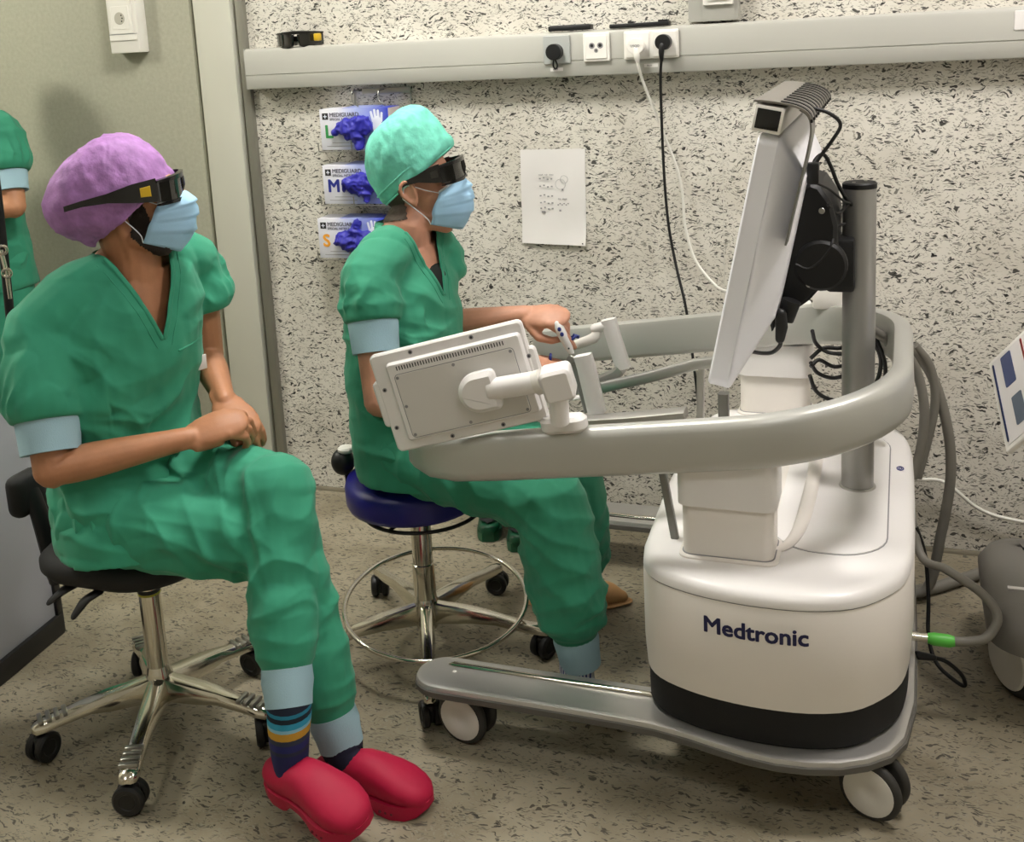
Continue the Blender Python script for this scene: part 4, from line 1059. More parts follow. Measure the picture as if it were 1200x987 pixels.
obj('lead', tube([(1.1691, -0.6000, 0.3399), (1.1895, -0.6000, 0.2710), (1.1987, -0.6200, 0.1700), (1.1994, -0.6600, 0.0906), (1.2177, -0.7200, 0.0543), (1.2612, -0.7600, 0.0369), (1.2770, -0.7700, 0.0391), (1.2668, -0.7800, 0.0716), (1.2292, -0.8000, 0.1118), (1.1846, -0.8400, 0.1368), (1.155, -.86, (1.1698, -0.8600, 0.1503)[2])], .0048, 10, 6), M['black_c'], t)
obj('lead_plug', tube([(1.1736, -0.8500, 0.1451), (1.2064, -0.8300, 0.1322)], [.010, .007], 12, 1, True), M['black_p'], t)
for k, (pts) in enumerate(([(0.9223, -0.5500, 0.8092), (0.9269, -0.5000, 0.7646), (0.9504, -0.4800, 0.7376), (0.9854, -0.4800, 0.7326), (1.0269, -0.5000, 0.7405)], [(0.9145, -0.5000, 0.7239), (0.9442, -0.4800, 0.7463), (0.9844, -0.4600, 0.7424), (1.0219, -0.4800, 0.7677)],
                           [(0.9145, -0.5000, 0.7126), (0.9297, -0.4800, 0.6803), (0.9639, -0.4600, 0.6623), (0.9950, -0.4600, 0.6709), (1.0366, -0.4800, 0.6973)], [(0.9124, -0.5000, 0.6788), (0.9255, -0.4800, 0.6324), (0.9578, -0.4600, 0.6049), (0.9995, -0.4600, 0.6053), (1.0472, -0.4800, 0.6353)],
                           [(1.0647, -0.5000, 0.7752), (1.0807, -0.4800, 0.7263), (1.0770, -0.4700, 0.6786), (1.0613, -0.4800, 0.6474), (1.0337, -0.5000, 0.6366)], [(1.0685, -0.5000, 0.7863), (1.0908, -0.4800, 0.7157), (1.0894, -0.4700, 0.6525), (1.0777, -0.4700, 0.6115)],
                           [(0.9145, -0.5000, 0.7014), (0.9338, -0.4800, 0.7144), (0.9701, -0.4600, 0.6921), (1.0158, -0.4700, 0.7088)])):
    obj('coiled_cable', tube(pts, .0052, 10, 5), M['black_c'], t)

# ================================================================== the two seats
def star_base(root, c, rad, angles, m, ribs, z0=.10, zt=.088, wr=.035, widths=(.020, .016, .019)):
    c = A(c[0], c[1], 0)
    hub = obj('hub', lathe([(.0, z0 - .045), (.028, z0 - .045), (.036, z0 - .02), (.036, z0 + .012), (.030, z0 + .035), (.026, z0 + .05), (0, z0 + .05)], c, 32), m, root)
    for k, (a, rr) in enumerate(angles):
        a = R(a); d = A(math.cos(a), math.sin(a), 0); s = A(-math.sin(a), math.cos(a), 0); rings = []
        L_ = rad * rr
        for q, w, h, z in ((.02, widths[0] * .9, .030, z0), (.05, widths[0], .026, z0), (.12, widths[0] * .95, .020, z0), (L_ * .6, widths[1], .014, (z0 + zt) / 2 + .006), (L_ * .86, widths[1], .012, zt + .003), (L_ * .97, widths[2], .011, zt), (L_ + .012, widths[2] * .8, .010, zt - .004), (L_ + .02, widths[2] * .4, .006, zt - .006)):
            p = c + d * q + A(0, 0, z)
            rings.append([p - s * w + A(0, 0, -h), p - s * w * 1.05 + A(0, 0, 0), p - s * w * .75 + A(0, 0, h * .8), p + A(0, 0, h), p + s * w * .75 + A(0, 0, h * .8), p + s * w * 1.05, p + s * w + A(0, 0, -h), p - A(0, 0, h * .8)])
        lg = obj('leg', rings_mesh(rings), m, root, 50)
        if ribs:
            for j in range(4):
                p = c + d * (L_ * .80 + .018 * j) + A(0, 0, zt + .0135 + .003 * (1 - j / 3))
                obj('grip_rib', rbox(p, (.0052, .0205, .0045), .002, np.array([d, s, A(0, 0, 1)])), M['steel'], lg)
        p = c + d * L_
        wd = nrm(A(math.cos(a * 1.7 + 1), math.sin(a * 1.7 + 1), 0)); n_ = A(-wd[1], wd[0], 0)
        ct = obj('caster', join(cyl(p + A(0, 0, wr * .9), p + A(0, 0, zt), .011, 14), rbox(p + A(0, 0, wr * 1.15), (wr * .62, .010, wr * .75), .008, np.array([wd, n_, A(0, 0, 1)]))), M['black_p'], root)
        for sg in (-1, 1):
            obj('wheel', lathe([(0, -.009), (wr - .006, -.010), (wr - .001, -.006), (wr, 0), (wr - .001, .006), (wr - .006, .010), (wr * .55, .0085), (wr * .5, .0065), (0, .0065)], p + A(0, 0, wr) + n_ * sg * .0145, 28, frame_from(n_ * sg)), M['black_p'], ct)
    return hub

t = thing('swivel_chair', (-.515, -1.345, 0), 'black padded swivel chair on a ribbed chrome star base', 'chair')
cc = (-.515, -1.345)
star_base(t, cc, .285, [(228, .95), (294, 1.12), (358, 1.02), (138, .82), (66, .92)], M['chrome'], True, widths=(.026, .020, .023))
obj('post', tube([(cc[0], cc[1], .14), (cc[0], cc[1], .43)], [.0255, .0245], 28), M['chrome'], t)
obj('post_ring', lathe([(.026, 0), (.0268, .001), (.0268, .008), (.026, .009)], (cc[0], cc[1], .338), 28), M['black_p'], t)
obj('post_line', lathe([(.026, 0), (.0266, .001), (.0266, .004), (.026, .005)], (cc[0], cc[1], .333), 28), M['yellow'], t)
seat = outline(rrect(-.715, -1.535, -.325, -1.155, (.12, .15, .15, .12), 10), [(.42, .05), (.43, .015), (.45, .0), (.468, .0), (.485, .02), (.491, .06), (.493, .10)])
obj('seat', seat, M['black_fab'], t, 60)
obj('seat_mechanism', rbox((-.53, -1.345, .415), (.10, .06, .022), .01), M['black_m'], t)
for P, lab in (([(-.60, -1.42, .40), (-0.5163, -1.5000, 0.4224), (-0.5355, -1.5300, 0.4071), (-0.5500, -1.5500, 0.3834)], 'a'), ([(-.63, -1.40, .40), (-0.6032, -1.4700, 0.4124), (-0.6166, -1.5000, 0.4073), (-0.6403, -1.5200, 0.3877)], 'b')):
    obj('lever', tube(P, [.006, .013, .017, .013], 12, 4, True, A(0, 0, 1), .45), M['black_p'], t)
obj('back_stem', tube([(-.64, -1.36, .405), (-.75, -1.37, .405), (-0.7412, -1.3800, 0.3622), (-0.7593, -1.3800, 0.4387), (-0.7766, -1.3800, 0.5191), (-0.7926, -1.3800, 0.5756)], [.020, .020, .020, .018, .016, .016], 12, 4, True, A(0, 1, 0), 1.5), M['black_m'], t)
bq = A(*(-0.8062, -1.3800, 0.5700))
obj('backrest', rbox(bq, (.026, .05, .052), .024, None, 4), M['black_fab'], t)

t = thing('rolling_stool', (-.025, -.875, 0), 'round blue vinyl stool with chrome foot ring and star base', 'stool')
sc_ = (-.025, -.875)
star_base(t, sc_, .335, [(-66, 1.02), (6, .92), (76, .98), (138, .98), (222, .98)], M['chrome'], False, .105, .078, .031, (.019, .014, .016))
obj('post', cyl((sc_[0], sc_[1], .15), (sc_[0], sc_[1], .40), .0265, 28), M['chrome'], t)
obj('post_sleeve', cyl((sc_[0], sc_[1], .12), (sc_[0], sc_[1], .24), .029, 28, .002), M['chrome'], t)
obj('seat', lathe([(0, .405), (.155, .405), (.168, .411), (.1735, .424), (.1745, .462), (.169, .478), (.150, .488), (.10, .494), (0, .496)], (sc_[0] - .012, sc_[1], 0), 48), M['blue_seat'], t, 60)
obj('seat_plate', cyl((sc_[0], sc_[1], .385), (sc_[0], sc_[1], .405), .09, 32, .003), M['black_m'], t)
obj('lever_ring', ring((sc_[0] + .01, sc_[1], .391), .150, .005, None, 48, 8), M['black_m'], t)
for a in (20, 140, 260):
    d = A(math.cos(R(a)), math.sin(R(a)), 0)
    obj('ring_spoke', tube([A(sc_[0], sc_[1], .392) + d * .05, A(sc_[0] + .01, sc_[1], .391) + d * .15], .005, 8), M['black_m'], t)
fr_ = obj('foot_ring', ring((.005, -.88, .138), .236, .0065, frame_from((.05, -.13, 1)), 72, 10), M['chrome'], t)
bk_ = A(*(-0.2317, -0.8800, 0.4994))
obj('backrest_knob', ell(bk_, (.031, .031, .036), None, 24, 16), M['black_p'], t)
obj('knob_cap', cyl(bk_ + A(.012, 0, .028), bk_ + A(.012, 0, .042), .022, 20, .004), M['wheel_w'], t)
obj('backrest_arm', tube([bk_ + A(.01, .0, -.03), bk_ + A(.02, 0, -.08), (-.14, -.875, .40), (-.06, -.875, .395)], [.008, .008, .009, .009], 10, 4), M['black_m'], t)

# ================================================================== people
UP = A(0, 0, 1)
def head_pieces(H, X, k=1.0):
    """X rows: forward, left, up. H: between the ears"""
    T = lambda *p: np.asarray(H) + k * (A(*p) @ X)
    E = lambda c, r: ell(T(*c), [k * q for q in r], X, 24, 16)
    G = lambda a, b, r0, r1=None: seg(T(*a), T(*b), k * r0, k * (r1 or r0))
    ps = [E((-.014, 0, .034), (.098, .076, .086)), E((.026, 0, -.012), (.066, .062, .080)), E((.030, 0, -.066), (.056, .052, .048)),
          E((.066, 0, -.098), (.024, .026, .020)), E((.062, .030, -.022), (.026, .026, .030)), E((.062, -.030, -.022), (.026, .026, .030)),
          G((.078, -.036, .028), (.078, .036, .028), .016), G((.088, 0, .022), (.112, 0, -.022), .008, .012), G((.100, -.010, -.026), (.100, .010, -.026), .009),
          G((.086, -.018, -.060), (.086, .018, -.060), .009), G((.084, -.016, -.072), (.084, .016, -.072), .009), G((.0, .046, -.078), (.052, .030, -.104), .018, .018), G((.0, -.046, -.078), (.052, -.030, -.104), .018, .018)]
    for s in (-1, 1):
        ps.append(E((-.012, s * .077, .004), (.015, .007, .026)))
        er = [(-.002, s * .080, -.022), (-.004, s * .079, -.030), (.002, s * .078, -.020), (.004, s * .080, .004), (-.002, s * .084, .024), (-.016, s * .090, .033), (-.028, s * .092, .022), (-.029, s * .089, .002), (-.020, s * .083, -.014), (-.008, s * .080, -.026)]
        ps.append(tube([T(*p) for p in er], [k * .0052] * len(er), 8, 3, True))
        ps.append(G((.002, s * .078, -.004), (.002, s * .081, .006), .006))
    return ps

def hand_pieces(Wp, xd, zd, thumb, k=1.0, curl=(.5, .6, .4), spread=.05, curls=None, tcurl=.5):
    """wrist point, finger direction, back-of-hand direction, thumb side sign along y = z x x"""
    x = nrm(xd); z = nrm(np.asarray(zd) - x * np.dot(zd, x)); y = np.cross(z, x) * thumb; X = np.array([x, y, z])
    T = lambda *p: np.asarray(Wp) + k * (A(*p) @ X)
    ps = [tube([T(-.02, 0, 0), T(.0, .0, 0), T(.03, .002, .002), T(.06, .001, .003), T(.085, 0, .002)], [k * q for q in (.027, .029, .037, .041, .038)], 16, 2, True, z, .40)]
    ps.append(seg(T(.008, .018, -.006), T(.050, .030, -.009), k * .017, k * .013))
    ps.append(seg(T(.012, -.022, -.006), T(.055, -.026, -.008), k * .014, k * .012))
    for i, (yb, L3) in enumerate(((.029, (.042, .026, .022)), (.010, (.046, .030, .023)), (-.010, (.042, .028, .022)), (-.028, (.034, .021, .019)))):
        cu = curls[i] if curls else curl
        a = 0; p = A(.083 - .004 * abs(i - 1.2), yb, .002); fan = spread * (1.4 - i)
        pts = [p]; rr = [.0098]
        for j in range(3):
            a += cu[j]
            d = A(math.cos(a) * math.cos(fan), math.sin(fan) * math.cos(a), -math.sin(a)); p = p + d * L3[j]; pts.append(p); rr.append((.0090, .0083, .0068)[j])
        for j in range(3):
            ps.append(seg(T(*pts[j]), T(*pts[j + 1]), k * rr[j], k * rr[j + 1], 12))
        ps.append(ell(T(*(pts[0] + A(0, 0, .001))), [k * .0112] * 3))
    tp = [A(.022, .030, -.008), A(.052, .050, -.018 - .008 * tcurl), A(.080, .054 - .012 * tcurl, -.026 - .014 * tcurl), A(.102, .050 - .026 * tcurl, -.030 - .018 * tcurl)]
    for j in range(3): ps.append(seg(T(*tp[j]), T(*tp[j + 1]), k * (.014, .0115, .0098)[j], k * (.0115, .0098, .0075)[j], 12))
    return ps

def nearest_shell(V, F, keep, off):
    """a thin raised copy of part of a surface (hair, beard)"""
    N = normals(V, F)
    Fk = [f for f in F if all(keep[i] for i in f)]
    idx = sorted({i for f in Fk for i in f}); mp_ = {i: j for j, i in enumerate(idx)}
    Fk = [tuple(mp_[i] for i in f) for f in Fk]
    return V[idx] + N[idx] * off[idx][:, None], Fk

def cut_neck(o, N, F_, S_, Uv, depth, half, back):
    """cut a clean V neckline out of a tunic mesh object (its origin is at the thing)"""
    bm = bmesh.new(); bm.from_mesh(o.data)
    off = ORG[o.name]; Nl = Vector(N - off)
    f, s, u = Vector(F_), Vector(S_), Vector(Uv)
    vp = Nl - u * depth
    planes = []
    top = half / (depth + .04)
    for sg in (-1, 1):
        edge = (u + s * sg * top).normalized()
        pn = edge.cross(f).normalized()
        if pn.dot(s) * sg < 0: pn = -pn
        planes.append((vp, pn))
    planes.append((Nl + u * back, u)); planes.append((Nl - f * .02, f))
    for co, no in planes:
        near = [g for g in bm.faces if (g.calc_center_median() - Nl).length < .26]
        ge = list({e for g in near for e in g.edges}); gv = list({v for g in near for v in g.verts})
        bmesh.ops.bisect_plane(bm, geom=gv + ge + near, plane_co=co, plane_no=no)
    kill = []
    for g in bm.faces:
        c = g.calc_center_median()
        if (c - Nl).length > .26: continue
        d = c - vp
        if (d.dot(planes[0][1]) < 0 and d.dot(planes[1][1]) < 0 and d.dot(u) > 0) and ((c - Nl).dot(f) > -.02 or (c - Nl).dot(u) > back):
            kill.append(g)
    bmesh.ops.delete(bm, geom=kill, context='FACES')
    bm.to_mesh(o.data); bm.free()

def person(root, J, cfg):
    F_, S_ = nrm(cfg['face']), None
    S_ = nrm(np.cross(UP, F_)); Uv = cfg.get('up', UP); Uv = nrm(np.asarray(Uv) - F_ * np.dot(Uv, F_)); S_ = np.cross(Uv, F_)
    Pv, N = A(*J['P']), A(*J['N'])
    SR, SL = A(*J['SR']), A(*J['SL'])
    sh = nrm(SL - SR); shf = nrm(np.cross(sh, UP)); 
    pel = nrm(A(*J['HipL']) - A(*J['HipR']))
    X = cfg['headX']; H = A(*J['H']); k = cfg['hk']
    # ---- body: one skin surface (head, neck, trunk, arms, hands)
    nb = H + k * (A(-.022, 0, -.06) @ X)
    pcs = head_pieces(H, X, k)
    pcs += [tube([H + k * (A(-.02, 0, -.02) @ X), nb, N + F_ * .012 + UP * .015, N - UP * .05], [.054 * k, .055 * k, .060, .066], 20, 3)]
    for sg in (-1, 1):   # neck tendons
        pcs.append(seg(H + k * (A(-.022, sg * .052, -.045) @ X), N + F_ * .052 + S_ * sg * .014 - UP * .042, .013, .010))
        sp_ = SL if sg > 0 else SR
        pcs.append(seg(N + F_ * .040 + S_ * sg * .012 - UP * .048, sp_ * .7 + N * .3 - F_ * .01 - UP * .012, .013, .012))
        pcs.append(seg(N - F_ * .01 + UP * .01, sp_ * .8 + N * .2, .048, .038))
    tr = []
    for q, a, b in ((.05, .13, .10), (.3, .125, .095), (.6, .14, .098), (.8, .14, .082), (.93, .10, .066)):
        c = Pv + (N - Pv) * q; s_ = nrm(pel * (1 - q) + sh * q); f_ = nrm(np.cross(s_, UP))
        ang = np.linspace(0, 2 * PI, 24, endpoint=False)
        tr.append([c + s_ * a * math.cos(t_) + f_ * b * math.sin(t_) for t_ in ang])
    pcs.append(rings_mesh(tr))
    for sd in 'RL':
        s_, e, w, h = (A(*J[q + sd]) for q in 'SEWH')
        pcs.append(tube([s_, s_ * .6 + e * .4, e], [.052, .048, .040], 16, 3, True))
        pcs.append(tube([e, e * .72 + w * .28, e * .3 + w * .7, w], [.041, .044, .034, .027], 16, 3, True, cfg['armz' + sd], .86))
        pcs += hand_pieces(w, h - w, cfg['handz' + sd], cfg['thumb' + sd], cfg.get('handk', 1.0), **cfg['hand' + sd])
    VF = union(pcs, .0036, 3)
    obj('body', VF, cfg['skin'], root, 0)
    Vh = (VF[0] - H) @ X.T / k
    # ---- hair or beard
    keep, off = cfg['hair'](Vh + .003 * np.stack([vnoise(Vh * 140 + q) for q in (0, 7, 13)], 1))
    off = off * (1 + .35 * vnoise(VF[0] * 160)) + .0006
    obj(cfg['hair_name'], nearest_shell(VF[0], VF[1], keep, off), cfg['hair_mat'], root, 0)
    # ---- tunic
    pcs = []; rings = []; calm = []
    for c, sx, a, b in cfg['tunic'](Pv, N):
        s_ = nrm(pel * (1 - sx) + sh * sx); f_ = nrm(np.cross(s_, UP)); ang = np.linspace(0, 2 * PI, 32, endpoint=False)
        rings.append([c + s_ * a * np.sign(math.cos(t_)) * abs(math.cos(t_)) ** .85 + f_ * b * np.sign(math.sin(t_)) * abs(math.sin(t_)) ** .9 for t_ in ang])
    pcs.append(rings_mesh(rings))
    folds = list(cfg['folds'])
    for sd in 'RL':
        s_, e = A(*J['S' + sd]), A(*J['E' + sd]); d = e - s_; sg = 1 if sd == 'L' else -1
        pcs.append(tube([N - UP * .045 + S_ * sg * .02, N * .5 + s_ * .5 + UP * .004, s_, s_ + d * .14], [.072, .073, .074, .076], 18, 3, True))
        ln = cfg.get('sleeve' + sd, cfg['sleeve'])
        pcs.append(tube([s_, s_ + d * min(.18, ln * .35), s_ + d * min(.36, ln * .62), s_ + d * max(.2, ln - .10), s_ + d * (ln + .01)], [.070] + [cfg['puff'] * q for q in (.94, 1.0, 1.0)] + [cfg['cuffr'] + .008], 20, 3, False))
        calm.append((s_ + d * ln, d, .028)); pd = nrm(np.cross(d, F_)); folds.append((s_ + d * (ln - .08) + pd * .05, .08, pd * .4 + F_, .0045, .028)); folds.append((s_ + d * (ln - .08) - pd * .05, .08, pd * .4 + F_, .0045, .028))
        folds.append((s_ + d * .2 - F_ * .02, .10, d * .4 + F_ * .5 + UP * .3, .005, .055))
    VF = crumple(union(pcs, .005, 6), .0075, 6, cfg['seed'], folds, None, calm)
    o = obj('scrub_top', VF, cfg['cloth'], root, 0)
    cut_neck(o, N, F_, S_, Uv, cfg['vdepth'], cfg['vhalf'], cfg['vback'])
    bvh = BVHTree.FromPolygons([v.co[:] for v in o.data.vertices], [tuple(p.vertices) for p in o.data.polygons])
    off0 = ORG[o.name]
    def hit(s, u, back=False):
        org = N + S_ * s + Uv * u + (F_ if not back else -F_) * .4
        r_ = bvh.ray_cast(Vector(org - off0), Vector(-F_ if not back else F_), .6)
        return None if r_[0] is None else A(*r_[0]) + off0
    top = cfg['vhalf'] / (cfg['vdepth'] + .04)
    for sg in (-1, 1):
        pts = []
        for q in np.linspace(0.0, 1.0, 12):
            u = -cfg['vdepth'] + q * (cfg['vdepth'] + .012); s = sg * ((u + cfg['vdepth']) * top + .004)
            p = hit(s, u)
            if p is not None and (not pts or np.linalg.norm(p - pts[-1]) < .05): pts.append(p - F_ * .0005)
        if len(pts) > 3: obj('neck_band', tube(pts, .0055, 10, 2, True, F_, .55), cfg['cloth'], o)
        pts = []
        for q in np.linspace(0, 1, 10):
            u = -cfg['vdepth'] - .018 + q * (cfg['vdepth'] + .02); s = sg * ((u + cfg['vdepth'] + .018) * top + .018)
            p = hit(s, u)
            if p is not None and (not pts or np.linalg.norm(p - pts[-1]) < .05): pts.append(p)
        if len(pts) > 3: obj('neck_seam', tube(pts, .0012, 6, 2, True), cfg['cloth'], o)
    if cfg.get('pocket'):
        s0, s1, u0, u1 = cfg['pocket']; pts = []
        for s, u in [(s0, u1 + (u0 - u1) * q) for q in (1, .66, .33, 0)] + [(s0 + (s1 - s0) * q, u0) for q in (.33, .66, 1)]: pass
        for q in np.linspace(0, 1, 10):
            p = hit(s0 + (s1 - s0) * q, u1)
            if p is not None: pts.append(p)
        if len(pts) > 3: obj('pocket_edge', tube(pts, .003, 8, 1, True, F_, .7), cfg['cloth'], o)
        p = hit(*cfg['tagpos'])
        if p is not None: obj('name_tag', rbox(p, (.002, .012, .017), .001, np.array([F_, S_, Uv])), M['paper'], o, label='small white tag')
    # ---- sleeve cuffs
    for sd in cfg.get('cuffs', 'RL'):
        s_, e = A(*J['S' + sd]), A(*J['E' + sd]); d = e - s_; ln = cfg.get('sleeve' + sd, cfg['sleeve'])
        cr, ch = cfg['cuffr'], cfg['cuffh']
        obj('sleeve_cuff', tube([s_ + d * (ln - .04), s_ + d * (ln + .02), s_ + d * (ln + ch * .6), s_ + d * (ln + ch), s_ + d * (ln + ch), s_ + d * (ln + ch - .02)], [cr, cr, cr - .003, cr - .005, cr - .011, cr - .012], 28), M['cuff'], root, 60)
    # ---- trousers
    pcs = [ell(Pv - UP * .01, (.12, .165, .100), np.array([nrm(np.cross(pel, UP)), pel, UP]), 28, 18)]
    folds = []; calm = []
    for sd in 'RL':
        h, kn, an = (A(*J[q + sd]) for q in ('Hip', 'K', 'A'))
        pcs.append(tube([h, h * .55 + kn * .45, h * .15 + kn * .85, kn], cfg['thigh'], 22, 3, True))
        dn = an - kn; fw_ = nrm(kn - h)
        pcs.append(tube([kn, kn + dn * .18, kn + dn * .5, kn + dn * .82, kn + dn * .97], cfg['shin'], 22, 3, True))
        calm.append((an, dn, .03))
        folds += [(kn - fw_ * .06 + A(0, 0, -.05), .10, dn * .6 + fw_ * .5 + A(.2, .3, 0), .0045, .055), (h + A(.06, 0, .04), .13, fw_, .006, .06), (an - dn * .10, .08, dn, .005, .04), (kn + dn * .45, .14, nrm(dn) + fw_ * .5, .004, .08)]
    folds += list(cfg['tfolds'])
    VF = crumple(union(pcs, .005, 6), .0060, 5.5, cfg['seed'] + 11, folds, None, calm)
    obj('trousers', VF, cfg['cloth'], root, 0)
    for sd in 'RL':
        kn, an = A(*J['K' + sd]), A(*J['A' + sd]); dn = an - kn; d = nrm(dn)
        cl = cfg['cufflen']
        obj('trouser_cuff', tube([an - d * .015, an + d * .012, an + d * cl * .6, an + d * cl, an + d * cl, an + d * (cl - .01)], [.052, .054, .050, .048, .042, .041], 26), M['cuff'], root, 60)
    # ---- mask
    T = lambda *p: H + k * (A(*p) @ X)
    nu, nv = 33, 29; g = np.zeros((nv, nu, 3))
    for j in range(nv):
        v = j / (nv - 1)
        xc = np.interp(v, [0, .08, .2, .35, .55, .75, .9, 1], [.108, .120, .130, .134, .129, .119, .102, .084])
        zt = np.interp(v, [0, .3, .7, .9, 1], [cfg['mz'], -.030, -.080, -.105, cfg['mb']])
        hw = np.interp(v, [0, .3, .7, 1], [.056, .067, .068, .061])
        xs = np.interp(v, [0, .5, 1], [.058, .036, .020])
        zs = np.interp(v, [0, 1], [-.012, -.088])
        for i in range(nu):
            u = -1 + 2 * i / (nu - 1); a = abs(u)
            x = xs + (xc - xs) * (1 - a ** 2.2); z = zt + (zs - zt) * a ** 1.6
            y = hw * math.sin(u * 1.35) / math.sin(1.35)
            pl = .007 * (((v * 4.0) % 1.0) - .5) * (1 - a ** 8) if .12 < v < .88 else 0
            wob = .0035 * float(vnoise(np.array([[u * 3, v * 5, cfg['seed']]]))[0])
            g[j, i] = T(x + pl + wob, y, z)
    V = g.reshape(-1, 3); Fq = [(j * nu + i, j * nu + i + 1, (j + 1) * nu + i + 1, (j + 1) * nu + i) for j in range(nv - 1) for i in range(nu - 1)]
    mk_ = obj('face_mask', (V, Fq), M['mask'], root, 0)
    sm = mk_.modifiers.new('s', 'SOLIDIFY'); sm.thickness = .0012; sm.offset = 1
    obj('mask_edge', tube([g[0, i] for i in range(nu)], .0030 * k, 8, 1, True), M['mask_w'], mk_)
    for s, i in ((1, nu - 1), (-1, 0)):
        e1 = T(-.014, s * .086, .022); e2 = T(-.030, s * .086, -.008)
        obj('ear_loop', tube([g[1, i], T(.03, s * .074, .0), e1, e2], .0013, 6, 4), M['mask_w'], mk_)
        obj('ear_loop', tube([g[nv - 1, i], T(.015, s * .070, -.068), T(-.012, s * .080, -.032), e2], .0013, 6, 4), M['mask_w'], mk_)
    # ---- glasses
    gr = fit_over_glasses_part(root, X, T(cfg['gx'], 0, cfg['gz']), k * 1.08, cfg['side'], cfg['tw'], cfg['tl'])
    # ---- eyes
    for s in (-1, 1):
        obj('eye', ell(T(.080, s * .031, .012), (k * .0125,) * 3, X, 14, 10), M['wheel_w'], root)
    cfg['cap'](root, T, X, k)
    return T

def fit_over_glasses_part(root, X, c, sc, side, tw, tl):
    e = bpy.data.objects.new('glasses', None); COL.objects.link(e); e.parent = root; ORG[e.name] = ORG[root.name]
    fit_over_glasses(e, X, c, sc, side, False, tw, tl)
    return e

def cap_mesh(T, tilt, cx, cz, prof, n=64, seed=0., amp=.004, freq=30, pleat=0.):
    """surgical cap: rings around a tilted axis; prof = (height, fore-aft radius, side radius, fore-aft shift)"""
    rings = []
    for k_, (h, rx, ry, dx) in enumerate(prof):
        ring_ = []
        for i in range(n):
            a = 2 * PI * i / n
            w = 1 + pleat * math.sin(a * 26 + math.sin(a * 5) * 2) * min(1, max(0, h) / .06)
            x, y, z = cx + dx + rx * math.cos(a) * w, ry * math.sin(a) * w, h
            ring_.append(T(x * math.cos(tilt) - z * math.sin(tilt), y, cz + x * math.sin(tilt) + z * math.cos(tilt)))
        rings.append(ring_)
    V, F = rings_mesh(rings, False, True)
    # denser grid for the crumples
    bm = bmesh.new()
    vs = [bm.verts.new(v) for v in V]
    for f in F: bm.faces.new([vs[i] for i in f])
    bmesh.ops.triangulate(bm, faces=[f for f in bm.faces if len(f.verts) > 4])
    bmesh.ops.subdivide_edges(bm, edges=bm.edges[:], cuts=2, use_grid_fill=True, smooth=.6)
    bmesh.ops.recalc_face_normals(bm, faces=bm.faces)
    bm.verts.index_update()
    V = np.array([v.co[:] for v in bm.verts]); F = [tuple(v.index for v in f.verts) for f in bm.faces]; bm.free()
    V, F = crumple((V, F), amp * 1.6, freq * .5, seed)
    return crumple((V, F), amp * .7, freq * 1.3, seed + 3.3)

def lerp(a, b, q): return a + (b - a) * q
def axes(az, pitch=0., roll=0.):
    f = A(math.cos(az) * math.cos(pitch), math.sin(az) * math.cos(pitch), math.sin(pitch))
    l = nrm(np.cross(UP, f)); u = np.cross(f, l)
    l2 = l * math.cos(roll) + u * math.sin(roll); u2 = u * math.cos(roll) - l * math.sin(roll)
    return np.array([f, l2, u2])

# ---- seated man with the purple cap
def cap_purple(root, T, X, k):
    prof = [(-.004, .104, .086, .0), (.0, .110, .090, 0), (.018, .118, .096, -.004), (.05, .126, .101, -.010), (.085, .124, .099, -.014), (.115, .110, .089, -.012), (.138, .082, .068, -.008), (.150, .045, .038, -.004), (.153, .004, .004, 0)]
    c = obj('surgical_cap', cap_mesh(T, .60, .0, -.022, prof, 48, 2.3, .0042, 24), M['cap1'], root, 0, label='purple surgical cap')
    obj('cap_hem', tube([T(.108 * math.cos(a) * math.cos(.6), .0885 * math.sin(a), -.022 + .108 * math.cos(a) * math.sin(.6)) for a in np.linspace(0, 2 * PI, 60)], .004, 8), M['cap1'], c)
def beard(V):
    x, y, z = V.T
    kp = (x > -.004 + np.maximum(0, -.075 - z) * .9) & (z < .012) & (z > -.128) & (x < .10) & ~((z > -.045) & (x > .028 + .3 * np.maximum(0, -z))) & (np.abs(y) > -1)
    return kp, np.where(kp, .0032, 0.)
J1 = dict(P=(-.52, -1.37, .585), N=(-0.4685, -1.3328, 1.1332), H=(-0.4445, -1.3394, 1.2692), SR=(-.597, -1.496, 1.001), SL=(-0.4504, -1.1309, 1.0748), ER=(-.529, -1.58, .732), WR=(-0.2981, -1.4208, 0.7605), HR=(-0.1985, -1.3452, 0.7850),
          EL=(-0.4498, -1.1139, 0.8381), WL=(-0.3118, -1.2572, 0.7868), HL=(-0.2472, -1.2947, 0.7498), HipR=(-.52, -1.47, .585), HipL=(-.51, -1.28, .60), KR=(-.11, -1.40, .530), KL=(-.125, -1.375, .635), AR=(-0.0026, -1.4281, 0.1507), AL=(-.045, -1.525, .305))
face1 = A(.92, -.38, 0)
def tun1(P, N):
    f = nrm(face1)
    return [(P + f * .05 - UP * .06, 0, .195, .165), (P + UP * .05 + f * .02, 0, .19, .15), (lerp(P, N, .32) - f * .02, .3, .180, .135), (lerp(P, N, .56) - f * .015, .6, .186, .135), (lerp(P, N, .75) - f * .01, .9, .190, .122), (lerp(P, N, .89), 1, .150, .092), (lerp(P, N, .97), 1, .098, .072), (N + UP * .035, 1, .078, .064)]
t = thing('person', (-.515, -1.37, 0), 'seated man in green scrubs, purple cap, dark glasses, blue mask and red clogs', 'person')
P1 = A(*J1['P']); N1 = A(*J1['N'])
